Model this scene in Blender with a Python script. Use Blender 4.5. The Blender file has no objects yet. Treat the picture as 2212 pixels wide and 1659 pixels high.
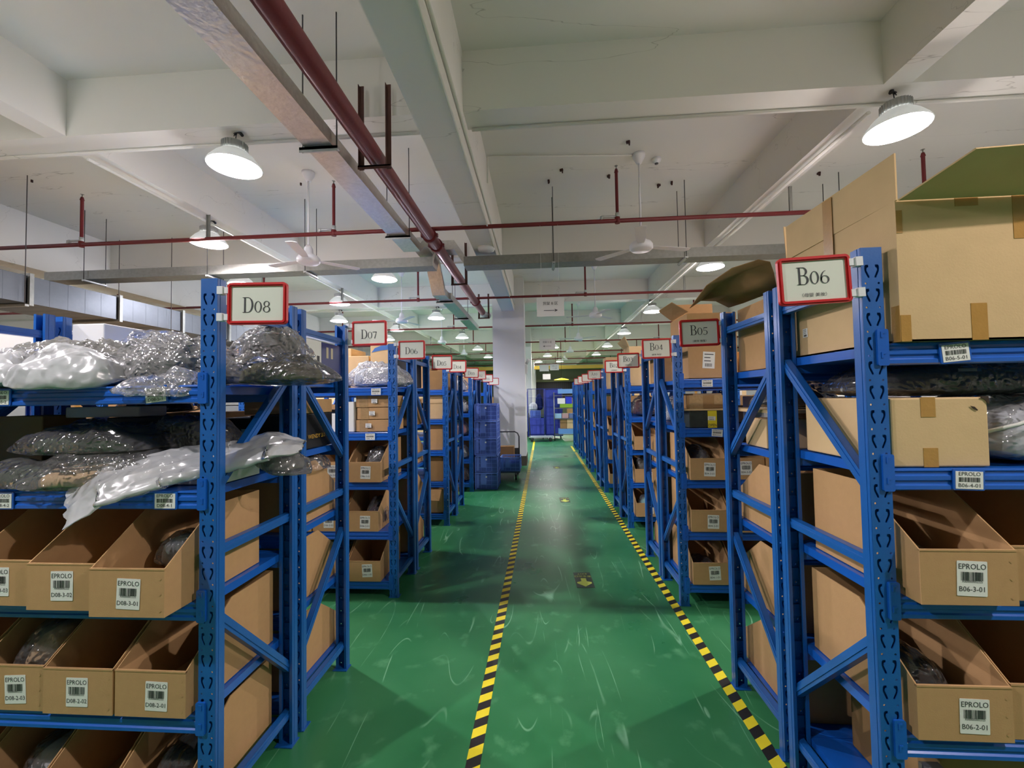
import bpy, bmesh, math, random
from mathutils import Vector, Matrix, noise
R = math.radians
PI = math.pi
sc = bpy.context.scene
C = sc.collection

# ------------------------------------------------------------------ camera
FPX, YAW, PITCH, ROLL, CAMH = 912.4, .0682, .0322, -.0168, 1.5532
def cam_basis():
    fw = Vector((-math.sin(YAW)*math.cos(PITCH), math.cos(YAW)*math.cos(PITCH), math.sin(PITCH)))
    r0 = Vector((math.cos(YAW), math.sin(YAW), 0)); u0 = r0.cross(fw)
    r = math.cos(ROLL)*r0 + math.sin(ROLL)*u0
    u = -math.sin(ROLL)*r0 + math.cos(ROLL)*u0
    return fw, r, u
fw, rr, uu = cam_basis()
cam = bpy.data.objects.new('camera', bpy.data.cameras.new('camera')); C.objects.link(cam)
cam.matrix_world = Matrix(((rr.x, uu.x, -fw.x, 0), (rr.y, uu.y, -fw.y, 0), (rr.z, uu.z, -fw.z, CAMH), (0, 0, 0, 1)))
cam.data.sensor_width = 36; cam.data.lens = FPX*36/2212
cam.data.clip_start = .05; cam.data.clip_end = 200
sc.camera = cam
# ------------------------------------------------------------------ world, exposure, lamp strengths
w = bpy.data.worlds.new('world'); sc.world = w; w.use_nodes = True
w.node_tree.nodes['Background'].inputs[0].default_value = (.75, .85, 1, 1)
w.node_tree.nodes['Background'].inputs[1].default_value = .5
sc.view_settings.view_transform = 'Standard'; sc.view_settings.look = 'None'
sc.view_settings.gamma = 1; sc.view_settings.use_curve_mapping = False
sc.view_settings.exposure = 0.40
LAMP_W = 165.0            # watts of each high bay lamp
COOL, WARM, NEUT, BLUISH = (1.0, .915, .95), (1.0, .885, .86), (1.0, .91, .90), (.92, .90, 1.03)
try:
    sc.cycles.max_bounces = 7; sc.cycles.diffuse_bounces = 5; sc.cycles.transparent_max_bounces = 16
    sc.cycles.caustics_reflective = False; sc.cycles.caustics_refractive = False
    sc.cycles.sample_clamp_indirect = 4
except Exception: pass

# ------------------------------------------------------------------ measured layout (metres)
XD, XB = -1.152, .997          # rack end planes left / right of the aisle
D0, B0, PER, RD = 1.43, 1.37, 1.86, 1.03
UW, UD = .062, .042            # upright width / depth
SLAB, XBZ, GZ = 4.33, 3.84, 3.555
BEAMY = [3.26 + 3.45*k for k in range(-2, 9)]

# ------------------------------------------------------------------ materials
def srgb(r, g, b):
    f = lambda c: ((c/255)/12.92 if c/255 <= .04045 else (((c/255)+.055)/1.055)**2.4)
    return (f(r), f(g), f(b), 1)
MATS = {}
def mat(name, col, rough=.5, metal=0, noise_amt=0, nscale=8, bump=0, bscale=60, spec=.5, emit=0, coat=0):
    if name in MATS: return MATS[name]
    m = bpy.data.materials.new(name); m.use_nodes = True; N = m.node_tree.nodes; L = m.node_tree.links
    p = N['Principled BSDF']; c = col if len(col) == 4 else (*col, 1)
    p.inputs['Base Color'].default_value = c; p.inputs['Roughness'].default_value = rough
    p.inputs['Metallic'].default_value = metal; p.inputs['Specular IOR Level'].default_value = spec
    if coat: p.inputs['Coat Weight'].default_value = coat; p.inputs['Coat Roughness'].default_value = .15
    if noise_amt or bump:
        tc = N.new('ShaderNodeTexCoord')
    if noise_amt:
        n = N.new('ShaderNodeTexNoise'); n.inputs['Scale'].default_value = nscale; n.inputs['Detail'].default_value = 5
        L.new(tc.outputs['Object'], n.inputs['Vector'])
        mx = N.new('ShaderNodeMix'); mx.data_type = 'RGBA'
        mx.inputs[6].default_value = tuple(x*(1-noise_amt) for x in c[:3])+(1,)
        mx.inputs[7].default_value = tuple(min(1, x*(1+noise_amt)) for x in c[:3])+(1,)
        L.new(n.outputs['Fac'], mx.inputs[0]); L.new(mx.outputs[2], p.inputs['Base Color'])
    if bump:
        n2 = N.new('ShaderNodeTexNoise'); n2.inputs['Scale'].default_value = bscale; n2.inputs['Detail'].default_value = 4
        L.new(tc.outputs['Object'], n2.inputs['Vector'])
        b = N.new('ShaderNodeBump'); b.inputs['Strength'].default_value = bump; b.inputs['Distance'].default_value = .01
        L.new(n2.outputs['Fac'], b.inputs['Height']); L.new(b.outputs[0], p.inputs['Normal'])
    if emit:
        p.inputs['Emission Color'].default_value = c; p.inputs['Emission Strength'].default_value = emit
    MATS[name] = m; return m

BLUE = mat('rack_blue', srgb(22, 92, 170), .38, 0, .10, 14, .04, 90, coat=.25)
BLUE_BEAM = mat('beam_blue', srgb(20, 92, 188), .32, 0, .08, 10, coat=.3)
CARD = mat('cardboard', srgb(188, 150, 106), .85, 0, .07, 35, .05, 220, spec=.15)
CARD_L = mat('cardboard_light', srgb(212, 182, 138), .85, 0, .08, 12, .05, 160, spec=.15)
CARD_D = mat('cardboard_dark', srgb(148, 116, 78), .85, 0, .08, 12, .05, 160, spec=.15)
TAPEM = mat('packing_tape', srgb(178, 134, 66), .3, 0, .1, 40, .1, 80, coat=.3)
CLEARTAPE = mat('shiny_tape', srgb(170, 140, 98), .12, 0, .2, 60, .4, 60, coat=.6)
WHITE = mat('white_paper', srgb(232, 233, 228), .7)
SIGNPAPER = mat('sign_paper', srgb(222, 226, 214), .35, coat=.2)
INK = mat('ink', srgb(48, 50, 56), .7)
INKB = mat('barcode_ink', srgb(60, 60, 62), .7)
REDP = mat('red_plastic', srgb(196, 28, 32), .35, coat=.2)
REDPIPE = mat('red_pipe_paint', srgb(100, 20, 22), .55, 0, .15, 20, .1, 60)
GALV = mat('galvanised_steel', srgb(176, 180, 178), .4, .4, .2, 26, .1, 40)
GALVD = mat('dull_galvanised', srgb(140, 142, 136), .5, .6, .25, 22)
CEIL = mat('ceiling_paint', srgb(222, 222, 215), .9, 0, .035, 1.5, .08, 12, spec=.2)
def crack(m):
    N = m.node_tree.nodes; L = m.node_tree.links; p = N['Principled BSDF']; tc = N.new('ShaderNodeTexCoord')
    mp = N.new('ShaderNodeMapping'); mp.inputs['Scale'].default_value = (.16, 1.1, 1.1); L.new(tc.outputs['Object'], mp.inputs[0])
    n = N.new('ShaderNodeTexNoise'); n.inputs['Scale'].default_value = .9; n.inputs['Detail'].default_value = 6; L.new(mp.outputs[0], n.inputs['Vector'])
    a = N.new('ShaderNodeMath'); a.operation = 'SUBTRACT'; a.inputs[1].default_value = .5; L.new(n.outputs['Fac'], a.inputs[0])
    b = N.new('ShaderNodeMath'); b.operation = 'ABSOLUTE'; L.new(a.outputs[0], b.inputs[0])
    c = N.new('ShaderNodeMapRange'); c.inputs['From Max'].default_value = .0012; c.inputs['To Min'].default_value = .45; c.inputs['To Max'].default_value = 0; L.new(b.outputs[0], c.inputs['Value'])
    src = p.inputs['Base Color'].links[0].from_socket; mx = N.new('ShaderNodeMix'); mx.data_type = 'RGBA'
    L.new(c.outputs[0], mx.inputs[0]); L.new(src, mx.inputs[6]); mx.inputs[7].default_value = srgb(120, 118, 108); L.new(mx.outputs[2], p.inputs['Base Color'])
crack(CEIL)
COLM = mat('column_paint', srgb(214, 215, 214), .8, 0, .05, 3, .1, 14, spec=.2)
WPLAST = mat('white_plastic', srgb(226, 228, 232), .4)
SHADE = mat('lamp_shade_white', srgb(215, 218, 216), .4, emit=.3)
BLACK = mat('black', srgb(20, 20, 22), .5)
BLACKCARD = mat('black_card', srgb(26, 26, 28), .5, 0, .2, 10)
DGREY = mat('dark_grey', srgb(58, 60, 64), .5)
GREYM = mat('grey_metal', srgb(120, 124, 128), .4, .6)
CRATE = mat('crate_blue', srgb(98, 128, 214), .42, 0, .1, 10)
CRATE2 = mat('crate_blue_light', srgb(112, 152, 226), .42, 0, .1, 10)
YEL = mat('tape_yellow', srgb(240, 222, 46), .5, 0, .06, 30)
TBLK = mat('tape_black', srgb(36, 34, 34), .45, 0, .5, 45)
LIME = mat('lime_mark', srgb(208, 224, 96), .5)
ROD = mat('threaded_rod', srgb(84, 84, 84), .5, .7)
LED = mat('lamp_glow', (1, 1, 1, 1), .5, emit=9)
LEDW = mat('lamp_glow_far', (1, .98, .92, 1), .5, emit=6)
CONC = mat('plinth_dark', srgb(66, 62, 52), .8, 0, .2, 8)

def film_mat(name, milk, rough=.16, tint=(1, 1, 1), bs=22):
    m = bpy.data.materials.new(name); m.use_nodes = True; N = m.node_tree.nodes; L = m.node_tree.links
    N.clear(); out = N.new('ShaderNodeOutputMaterial')
    tr = N.new('ShaderNodeBsdfTransparent'); gl = N.new('ShaderNodeBsdfGlossy'); df = N.new('ShaderNodeBsdfDiffuse')
    gl.inputs['Roughness'].default_value = rough; df.inputs['Color'].default_value = (*[.85*t for t in tint], 1)
    gl.inputs['Color'].default_value = (1, 1, 1, 1)
    tc = N.new('ShaderNodeTexCoord'); no = N.new('ShaderNodeTexNoise'); no.noise_type = 'RIDGED_MULTIFRACTAL'
    no.inputs['Scale'].default_value = bs; no.inputs['Detail'].default_value = 4
    mp = N.new('ShaderNodeMapping'); mp.inputs['Scale'].default_value = (1, .4, 1)
    L.new(tc.outputs['Object'], mp.inputs[0]); L.new(mp.outputs[0], no.inputs['Vector'])
    bp = N.new('ShaderNodeBump'); bp.inputs['Strength'].default_value = 1.0; bp.inputs['Distance'].default_value = .016
    L.new(no.outputs['Fac'], bp.inputs['Height'])
    for s in (gl, df): L.new(bp.outputs[0], s.inputs['Normal'])
    fr = N.new('ShaderNodeFresnel'); fr.inputs[0].default_value = 1.6; L.new(bp.outputs[0], fr.inputs['Normal'])
    mul = N.new('ShaderNodeMath'); mul.operation = 'MULTIPLY_ADD'; mul.inputs[1].default_value = .9; mul.inputs[2].default_value = .02
    mul.use_clamp = True; L.new(fr.outputs[0], mul.inputs[0])
    ramp = N.new('ShaderNodeMapRange'); ramp.inputs['From Min'].default_value = .75; ramp.inputs['From Max'].default_value = 1.35
    ramp.inputs['To Min'].default_value = milk; ramp.inputs['To Max'].default_value = min(1, milk+.6)
    L.new(no.outputs['Fac'], ramp.inputs['Value'])
    m1 = N.new('ShaderNodeMixShader'); L.new(ramp.outputs[0], m1.inputs[0]); L.new(tr.outputs[0], m1.inputs[1]); L.new(df.outputs[0], m1.inputs[2])
    m2 = N.new('ShaderNodeMixShader'); L.new(mul.outputs[0], m2.inputs[0]); L.new(m1.outputs[0], m2.inputs[1]); L.new(gl.outputs[0], m2.inputs[2])
    L.new(m2.outputs[0], out.inputs[0]); MATS[name] = m; return m
FILM = film_mat('clear_film', .07, .12, bs=46)
FILMW = film_mat('crinkled_film', .22, .10, bs=52)
MILK = film_mat('milky_film', .5, .25, (.92, .95, .97), bs=20)
def cloth(name, rgb): return mat(name, srgb(*rgb), .9, 0, .3, 14, .5, 30, spec=.1)
CL = dict(black=cloth('black_cloth', (28, 28, 32)), green=cloth('dark_green_cloth', (52, 62, 50)), beige=cloth('beige_cloth', (186, 158, 122)),
          grey=cloth('grey_cloth', (96, 98, 98)), olive=cloth('olive_cloth', (78, 76, 58)), white=cloth('white_cloth', (214, 216, 218)),
          maroon=cloth('maroon_cloth', (74, 28, 38)), silver=cloth('silver_cloth', (186, 192, 200)), navy=cloth('navy_cloth', (30, 40, 78)),
          aqua=cloth('aqua_cloth', (120, 170, 172)), pink=cloth('pink_cloth', (186, 130, 136)), red=cloth('red_cloth', (160, 30, 36)))

def floor_mat():
    m = bpy.data.materials.new('green_epoxy'); m.use_nodes = True; N = m.node_tree.nodes; L = m.node_tree.links
    p = N['Principled BSDF']; tc = N.new('ShaderNodeTexCoord')
    def nz(s, d, typ=None, scl=None):
        n = N.new('ShaderNodeTexNoise'); n.inputs['Scale'].default_value = s; n.inputs['Detail'].default_value = d
        if typ: n.noise_type = typ
        if scl:
            mp = N.new('ShaderNodeMapping'); mp.inputs['Scale'].default_value = scl[0]; mp.inputs['Rotation'].default_value = (0, 0, scl[1])
            L.new(tc.outputs['Object'], mp.inputs[0]); L.new(mp.outputs[0], n.inputs['Vector'])
        else: L.new(tc.outputs['Object'], n.inputs['Vector'])
        return n
    base = nz(1.1, 6)
    r = N.new('ShaderNodeValToRGB'); L.new(base.outputs['Fac'], r.inputs[0])
    r.color_ramp.elements[0].position = .3; r.color_ramp.elements[0].color = srgb(34, 108, 62)
    r.color_ramp.elements[1].position = .72; r.color_ramp.elements[1].color = srgb(66, 138, 90)
    col = r.outputs[0]
    def over(mask, colr, amt):
        nonlocal col
        mx = N.new('ShaderNodeMix'); mx.data_type = 'RGBA'; ml = N.new('ShaderNodeMath'); ml.operation = 'MULTIPLY'; ml.inputs[1].default_value = amt
        L.new(mask, ml.inputs[0]); L.new(ml.outputs[0], mx.inputs[0]); L.new(col, mx.inputs[6]); mx.inputs[7].default_value = colr; col = mx.outputs[2]
    # long thin scratches in several directions: the thin level lines of stretched noise, broken by a second noise
    for i, (ang, sx, sy, s) in enumerate([(.5, 2.2, .5, 1.3), (-.9, 2.4, .4, 1.1), (1.45, 2.6, .3, 1.2), (1.7, 3.0, .3, 1.3), (-.4, 2.5, .6, 1.8)]):
        n = nz(s, 1.0, None, ((sx, sy, 1), ang))
        sb = N.new('ShaderNodeMath'); sb.operation = 'SUBTRACT'; L.new(n.outputs['Fac'], sb.inputs[0]); sb.inputs[1].default_value = .5+.03*i
        ab = N.new('ShaderNodeMath'); ab.operation = 'ABSOLUTE'; L.new(sb.outputs[0], ab.inputs[0])
        mr = N.new('ShaderNodeMapRange'); mr.inputs['From Min'].default_value = .0008; mr.inputs['From Max'].default_value = .0042
        mr.inputs['To Min'].default_value = 1; mr.inputs['To Max'].default_value = 0; L.new(ab.outputs[0], mr.inputs['Value'])
        br = nz(2.3, 2, None, ((1+.3*i, 1, 1), i*.7))
        mb = N.new('ShaderNodeMapRange'); mb.inputs['From Min'].default_value = .52; mb.inputs['From Max'].default_value = .62; L.new(br.outputs['Fac'], mb.inputs['Value'])
        pr = N.new('ShaderNodeMath'); pr.operation = 'MULTIPLY'; L.new(mr.outputs[0], pr.inputs[0]); L.new(mb.outputs[0], pr.inputs[1])
        over(pr.outputs[0], srgb(150, 208, 168), .6)
    sc_ = nz(7, 8); ms = N.new('ShaderNodeMapRange'); ms.inputs['From Min'].default_value = .6; ms.inputs['From Max'].default_value = .78; L.new(sc_.outputs['Fac'], ms.inputs['Value'])
    over(ms.outputs[0], srgb(120, 190, 140), .5)
    L.new(col, p.inputs['Base Color'])
    rg = nz(2.2, 6); mr = N.new('ShaderNodeMapRange'); mr.inputs['To Min'].default_value = .27; mr.inputs['To Max'].default_value = .36
    mr.inputs['From Min'].default_value = .3; mr.inputs['From Max'].default_value = .7
    L.new(rg.outputs['Fac'], mr.inputs['Value']); L.new(mr.outputs[0], p.inputs['Roughness'])
    bn = nz(9, 3); b = N.new('ShaderNodeBump'); b.inputs['Strength'].default_value = .05; b.inputs['Distance'].default_value = .01
    L.new(bn.outputs['Fac'], b.inputs['Height']); L.new(b.outputs[0], p.inputs['Normal'])
    return m
FLOORM = floor_mat()

# ------------------------------------------------------------------ mesh builder
class MB:
    def __init__(s): s.v = []; s.f = []; s.sm = []
    def add(s, vs, fs, smooth=False, M=None):
        o = len(s.v); s.v += [tuple(M @ Vector(p)) if M else tuple(p) for p in vs]
        s.f += [tuple(i+o for i in f) for f in fs]; s.sm += [smooth]*len(fs); return s
    def box(s, x0, x1, y0, y1, z0, z1, M=None):
        return s.add([(x0, y0, z0), (x1, y0, z0), (x1, y1, z0), (x0, y1, z0), (x0, y0, z1), (x1, y0, z1), (x1, y1, z1), (x0, y1, z1)],
              [(0, 3, 2, 1), (4, 5, 6, 7), (0, 1, 5, 4), (1, 2, 6, 5), (2, 3, 7, 6), (3, 0, 4, 7)], M=M)
    def prism(s, poly, a, b, axis='x', M=None):
        """poly in the two other axes (cyclic order), extruded from a to b along axis"""
        n = len(poly)
        def P(t, p):
            if axis == 'x': return (t, p[0], p[1])
            if axis == 'y': return (p[0], t, p[1])
            return (p[0], p[1], t)
        vs = [P(a, p) for p in poly]+[P(b, p) for p in poly]
        fs = [tuple(range(n))[::-1], tuple(range(n, 2*n))]+[(i, (i+1) % n, (i+1) % n+n, i+n) for i in range(n)]
        return s.add(vs, fs, M=M)
    def tube(s, pts, r, seg=10, smooth=True, caps=True, rs=None):
        pts = [Vector(p) for p in pts]; rings = []; o = len(s.v); up = Vector((0, 0, 1)); prev = None
        for i, p in enumerate(pts):
            d = (pts[min(i+1, len(pts)-1)]-pts[max(i-1, 0)]).normalized()
            if prev is None: a = d.cross(up if abs(d.z) < .9 else Vector((1, 0, 0))).normalized()
            else: a = (prev-d*prev.dot(d)).normalized()
            prev = a; b = d.cross(a); q = rs[i] if rs else r
            for k in range(seg):
                t = 2*PI*k/seg; s.v.append(tuple(p+q*(math.cos(t)*a+math.sin(t)*b)))
        for i in range(len(pts)-1):
            for k in range(seg):
                s.f.append((o+i*seg+k, o+i*seg+(k+1) % seg, o+(i+1)*seg+(k+1) % seg, o+(i+1)*seg+k)); s.sm.append(smooth)
        if caps:
            s.f.append(tuple(o+k for k in range(seg))[::-1]); s.sm.append(False)
            l = o+(len(pts)-1)*seg; s.f.append(tuple(l+k for k in range(seg))); s.sm.append(False)
        return s
    def lathe(s, prof, c=(0, 0, 0), seg=28, smooth=True, close=False):
        o = len(s.v); n = len(prof)
        for r_, z in prof:
            for k in range(seg):
                t = 2*PI*k/seg; s.v.append((c[0]+r_*math.cos(t), c[1]+r_*math.sin(t), c[2]+z))
        for i in range(n-1):
            for k in range(seg):
                s.f.append((o+i*seg+k, o+i*seg+(k+1) % seg, o+(i+1)*seg+(k+1) % seg, o+(i+1)*seg+k)); s.sm.append(smooth)
        return s
    def disc(s, r_, z, c=(0, 0), seg=28):
        o = len(s.v)
        for k in range(seg):
            t = 2*PI*k/seg; s.v.append((c[0]+r_*math.cos(t), c[1]+r_*math.sin(t), z))
        s.f.append(tuple(range(o, o+seg))); s.sm.append(False); return s
    def mesh(s, name='m'):
        me = bpy.data.meshes.new(name); me.from_pydata(s.v, [], s.f); me.update()
        me.polygons.foreach_set('use_smooth', s.sm); me.validate()
        bm = bmesh.new(); bm.from_mesh(me); bmesh.ops.recalc_face_normals(bm, faces=bm.faces); bm.to_mesh(me); bm.free()
        return me
def obj(name, data, m=None, parent=None, loc=None, rot=None):
    if isinstance(data, MB): data = data.mesh(name)
    if m is not None and data is not None and len(data.materials) == 0: data.materials.append(m)
    o = bpy.data.objects.new(name, data); C.objects.link(o)
    if parent: o.parent = parent
    if loc: o.location = loc
    if rot: o.rotation_euler = rot
    return o
def bevel(o, wd=.004, seg=2):
    md = o.modifiers.new('bevel', 'BEVEL'); md.width = wd; md.segments = seg; md.limit_method = 'ANGLE'; md.angle_limit = R(40); return o
def tag(o, label, cat, group=None, kind=None):
    if label: o['label'] = label
    if cat: o['category'] = cat
    if group: o['group'] = group
    if kind: o['kind'] = kind
    return o
def thing(name, label, cat, loc=(0, 0, 0), rotz=0, group=None):
    o = bpy.data.objects.new(name, None); o.empty_display_size = .05; C.objects.link(o); o.location = loc; o.rotation_euler = (0, 0, rotz)
    return tag(o, label, cat, group)
KIDS = {}
def copy_tree(o, parent=None):
    c = o.copy(); C.objects.link(c)
    if parent: c.parent = parent
    for ch in list(o.children): copy_tree(ch, c)
    return c
def struct(name, mb, m): return tag(obj(name, mb, m), None, None, kind='structure')
ORD = ['first', 'second', 'third', 'fourth', 'fifth', 'sixth', 'seventh', 'eighth', 'ninth', 'tenth', 'eleventh', 'twelfth']

# ------------------------------------------------------------------ text: all strings converted in one go
CODES = {}
def face_racks():
    L = []
    for k in range(4): L.append(('D%02d' % (8-2*k), -1, D0+PER*k))
    for i, c in enumerate(['B06', 'B04', 'B02', 'A10', 'A08', 'A06', 'A04']): L.append((c, 1, B0+PER*i))
    return L
STR = {}
def want(s, size): STR.setdefault((s, size), None)
for c in ('D08', 'D06', 'D04', 'B06', 'B04', 'B02'):
    for l in (1, 2, 3):
        for n in (1, 2, 3, 4): want('%s-%d-%02d' % (c, l, n), .019)
want('EPROLO', .0205); want('X000000002325', .009)
for s in ('D08-5-1', 'D08-5-2', 'D08-4-1', 'D08-4-2', 'B06-4-01', 'B06-5-01', 'D06-4-1', 'D06-5-1', 'B04-4-01', 'B04-5-01'): want(s, .016)
want('EPROLO', .016)
for s in ('（母婴 美妆）', '（佩饰 珠宝）', '（宠物用品）'): want(s, .013)
for s in ('货架 B 区', '货架 D 区', '货架 A 区'): want(s, .042)
want('安全出口', .036); want('EXIT', .034); want('WENDY 3.0 ATEL', .03); want('OPEN', .03); want('Pet Care', .03)
want('MEDIUM', .03); want('Foam', .03)
def build_text():
    tmp = []
    for (s, size) in STR:
        cu = bpy.data.curves.new('t', 'FONT'); cu.body = s; cu.size = size; cu.align_x = 'CENTER'; cu.align_y = 'CENTER'; cu.resolution_u = 2
        o = bpy.data.objects.new('t', cu); C.objects.link(o); tmp.append(((s, size), o, cu))
    dg = bpy.context.evaluated_depsgraph_get()
    for k, o, cu in tmp:
        me = bpy.data.meshes.new_from_object(o.evaluated_get(dg)); me.materials.clear(); STR[k] = me
    for k, o, cu in tmp:
        bpy.data.objects.remove(o); bpy.data.curves.remove(cu)
build_text()
def text(name, s, size, m, parent, loc, rot=(R(90), 0, 0), sx=1.0):
    me = STR[(s, size)]
    if not me.materials: me.materials.append(m)
    o = obj(name, me, None, parent, loc, rot); o.scale = (sx, 1, 1)
    return o
# serif glyphs for the rack signs, drawn as flat outlines (unit: cap height 1)
def glyph(ch):
    g = MB()
    def rect(x0, y0, x1, y1): g.add([(x0, y0, 0), (x1, y0, 0), (x1, y1, 0), (x0, y1, 0)], [(0, 1, 2, 3)])
    def quad(*p): g.add([(a, b, 0) for a, b in p], [tuple(range(len(p)))])
    def arc(cx, cy, ro, so, ri, si, a0, a1, n=22, dx=0):
        vs = []
        for i in range(n+1):
            t = R(a0+(a1-a0)*i/n)
            vs += [(cx+ro*math.cos(t), cy+so*math.sin(t), 0), (cx+dx+ri*math.cos(t), cy+si*math.sin(t), 0)]
        g.add(vs, [(2*i, 2*i+2, 2*i+3, 2*i+1) for i in range(n)])
    if ch == 'D':
        rect(.10, 0, .20, 1); rect(0, 0, .34, .035); rect(0, .965, .34, 1)
        arc(.34, .5, .36, .5, .25, .465, -90, 90); return g, .74
    if ch == 'B':
        rect(.10, 0, .20, 1); rect(0, 0, .34, .035); rect(0, .965, .34, 1); rect(.2, .51, .36, .545)
        arc(.33, .755, .25, .245, .15, .21, -90, 90); arc(.34, .265, .30, .28, .19, .245, -90, 90); return g, .68
    if ch == 'A':
        quad((.06, 0), (.10, 0), (.385, .93), (.36, 1)); quad((.36, 1), (.33, .85), (.58, 0), (.70, 0)); rect(.2, .32, .52, .36)
        rect(-.02, 0, .2, .035); rect(.48, 0, .78, .035); return g, .76
    h = .74   # old-style low digits
    if ch == '0': arc(.24, h/2, .24, h/2, .16, h/2-.03, 0, 360); return g, .52
    if ch == '8':
        arc(.24, h*.75, .20, h*.25, .13, h*.25-.03, 0, 360); arc(.24, h*.27, .24, h*.27, .16, h*.27-.03, 0, 360); return g, .52
    if ch == '6':
        arc(.24, h*.31, .24, h*.31, .16, h*.31-.03, 0, 360); arc(.32, h*.36, .32, h*.64, .24, h*.61, 95, 190); return g, .52
    if ch == '9':
        arc(.24, h*.69, .24, h*.31, .16, h*.31-.03, 0, 360); arc(.16, h*.64, .32, h*.64, .24, h*.61, -85, 10); return g, .52
    if ch == '7':
        rect(.0, h-.07, .44, h); quad((.38, h), (.44, h), (.24, 0), (.15, 0)); rect(0, h-.16, .03, h-.07); return g, .48
    if ch == '5':
        rect(.08, h-.07, .42, h); rect(.06, h*.52, .09, h); arc(.18, h*.31, .25, h*.31, .17, h*.31-.035, -140, 110); return g, .5
    if ch == '4':
        rect(.28, 0, .36, h); quad((.0, h*.28), (.05, h*.28), (.32, h*.9), (.36, h), (.3, h)); rect(0, h*.24, .46, h*.30); return g, .5
    if ch == '3':
        arc(.18, h*.76, .20, h*.24, .12, h*.24-.03, -80, 150); arc(.18, h*.29, .25, h*.29, .17, h*.29-.03, -150, 90); return g, .5
    if ch == '2':
        arc(.22, h*.72, .21, h*.28, .13, h*.28-.03, -25, 160); quad((.33, h*.6), (.42, h*.6), (.1, .06), (0, 0)); rect(0, 0, .44, .075); return g, .5
    if ch == '1':
        rect(.16, 0, .25, h); rect(.06, 0, .35, .035); quad((.06, h-.1), (.16, h-.1), (.16, h), (.06, h-.07)); return g, .42
    return g, .3
def serif_text(s, cap):
    g = MB(); x = 0
    for ch in s:
        q, wd = glyph(ch); g.add([((p[0]+x)*cap, p[1]*cap, 0) for p in q.v], q.f); x += wd+.04
    tot = (x-.04)*cap; g.v = [(p[0]-tot/2, p[1], p[2]) for p in g.v]; return g
def barcode_mesh(wd, h, seed):
    rnd = random.Random(seed); g = MB(); x = -wd/2
    while x < wd/2-.001:
        b = rnd.choice([.0006, .0011, .0017]); g.add([(x, 0, -h/2), (x+b, 0, -h/2), (x+b, 0, h/2), (x, 0, h/2)], [(0, 1, 2, 3)])
        x += b+rnd.choice([.0006, .0009, .0014])
    me = g.mesh('barcode'); me.materials.append(INKB); return me
BARC = [barcode_mesh(.056, .023, s) for s in (1, 2)]
BARC_S = barcode_mesh(.06, .014, 5)

# ================================================================== STRUCTURE
struct('floor', MB().box(-15, 11, -6, 34, -.1, 0), FLOORM)
struct('ceiling', MB().box(-15, 11, -6, 34, SLAB, SLAB+.15), CEIL)
struct('wall_left', MB().box(-15.1, -15, -6, 34, 0, SLAB), CEIL)
struct('wall_right', MB().box(11, 11.1, -6, 34, 0, SLAB), CEIL)
struct('wall_rear', MB().box(-15, 11, -6.1, -6, 0, SLAB), CEIL)
struct('wall_far', MB().box(-15, 11, 34, 34.1, 0, SLAB), mat('far_wall_green', srgb(112, 122, 98), .8, 0, .1, 2))
for y in BEAMY: struct('ceiling_beam', MB().box(-15, 11, y, y+.24, XBZ, SLAB+.01), CEIL)
for x in (-4.09, 2.69, -10.9, 9.5): struct('ceiling_beam', MB().box(x-.1, x+.1, -6, 34, XBZ+.001, SLAB+.01), CEIL)
for x in (-.725, -7.5, 6.07): struct('ceiling_girder', MB().box(x-.147, x+.147, -6, 34, GZ, SLAB+.01), CEIL)
for x in (-.725, -7.5, 6.07):
    for y in (9.66, 16.56, 23.46, 30.4):
        c = struct('column', MB().box(x-.365, x+.365, y, y+.74, 0, SLAB), COLM)
        tag(obj('baseboard_column', MB().box(x-.372, x+.372, y-.007, y+.747, 0, .22), CONC), None, None, kind='structure')
# dark roller opening and yellow crane beam at the far end
struct('door_1', MB().box(-1.2, 2.6, 33.85, 33.98, .9, 2.75), mat('dark_opening', srgb(22, 22, 20), .6))
g = MB()
for k in range(24): g.box(-1.15+k*.155, -1.12+k*.155, 33.8, 33.86, .9, 2.75)
struct('door_2', g, mat('dark_slat', srgb(40, 40, 36), .6))
struct('trim_1', MB().box(-1.4, 2.8, 33.7, 33.98, 2.75, 2.95), mat('olive_trim', srgb(128, 130, 96), .7))
struct('trim_2', MB().box(-12, 9, 24, 24.25, 3.13, 3.33), mat('crane_yellow', srgb(196, 168, 60), .5))
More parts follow.
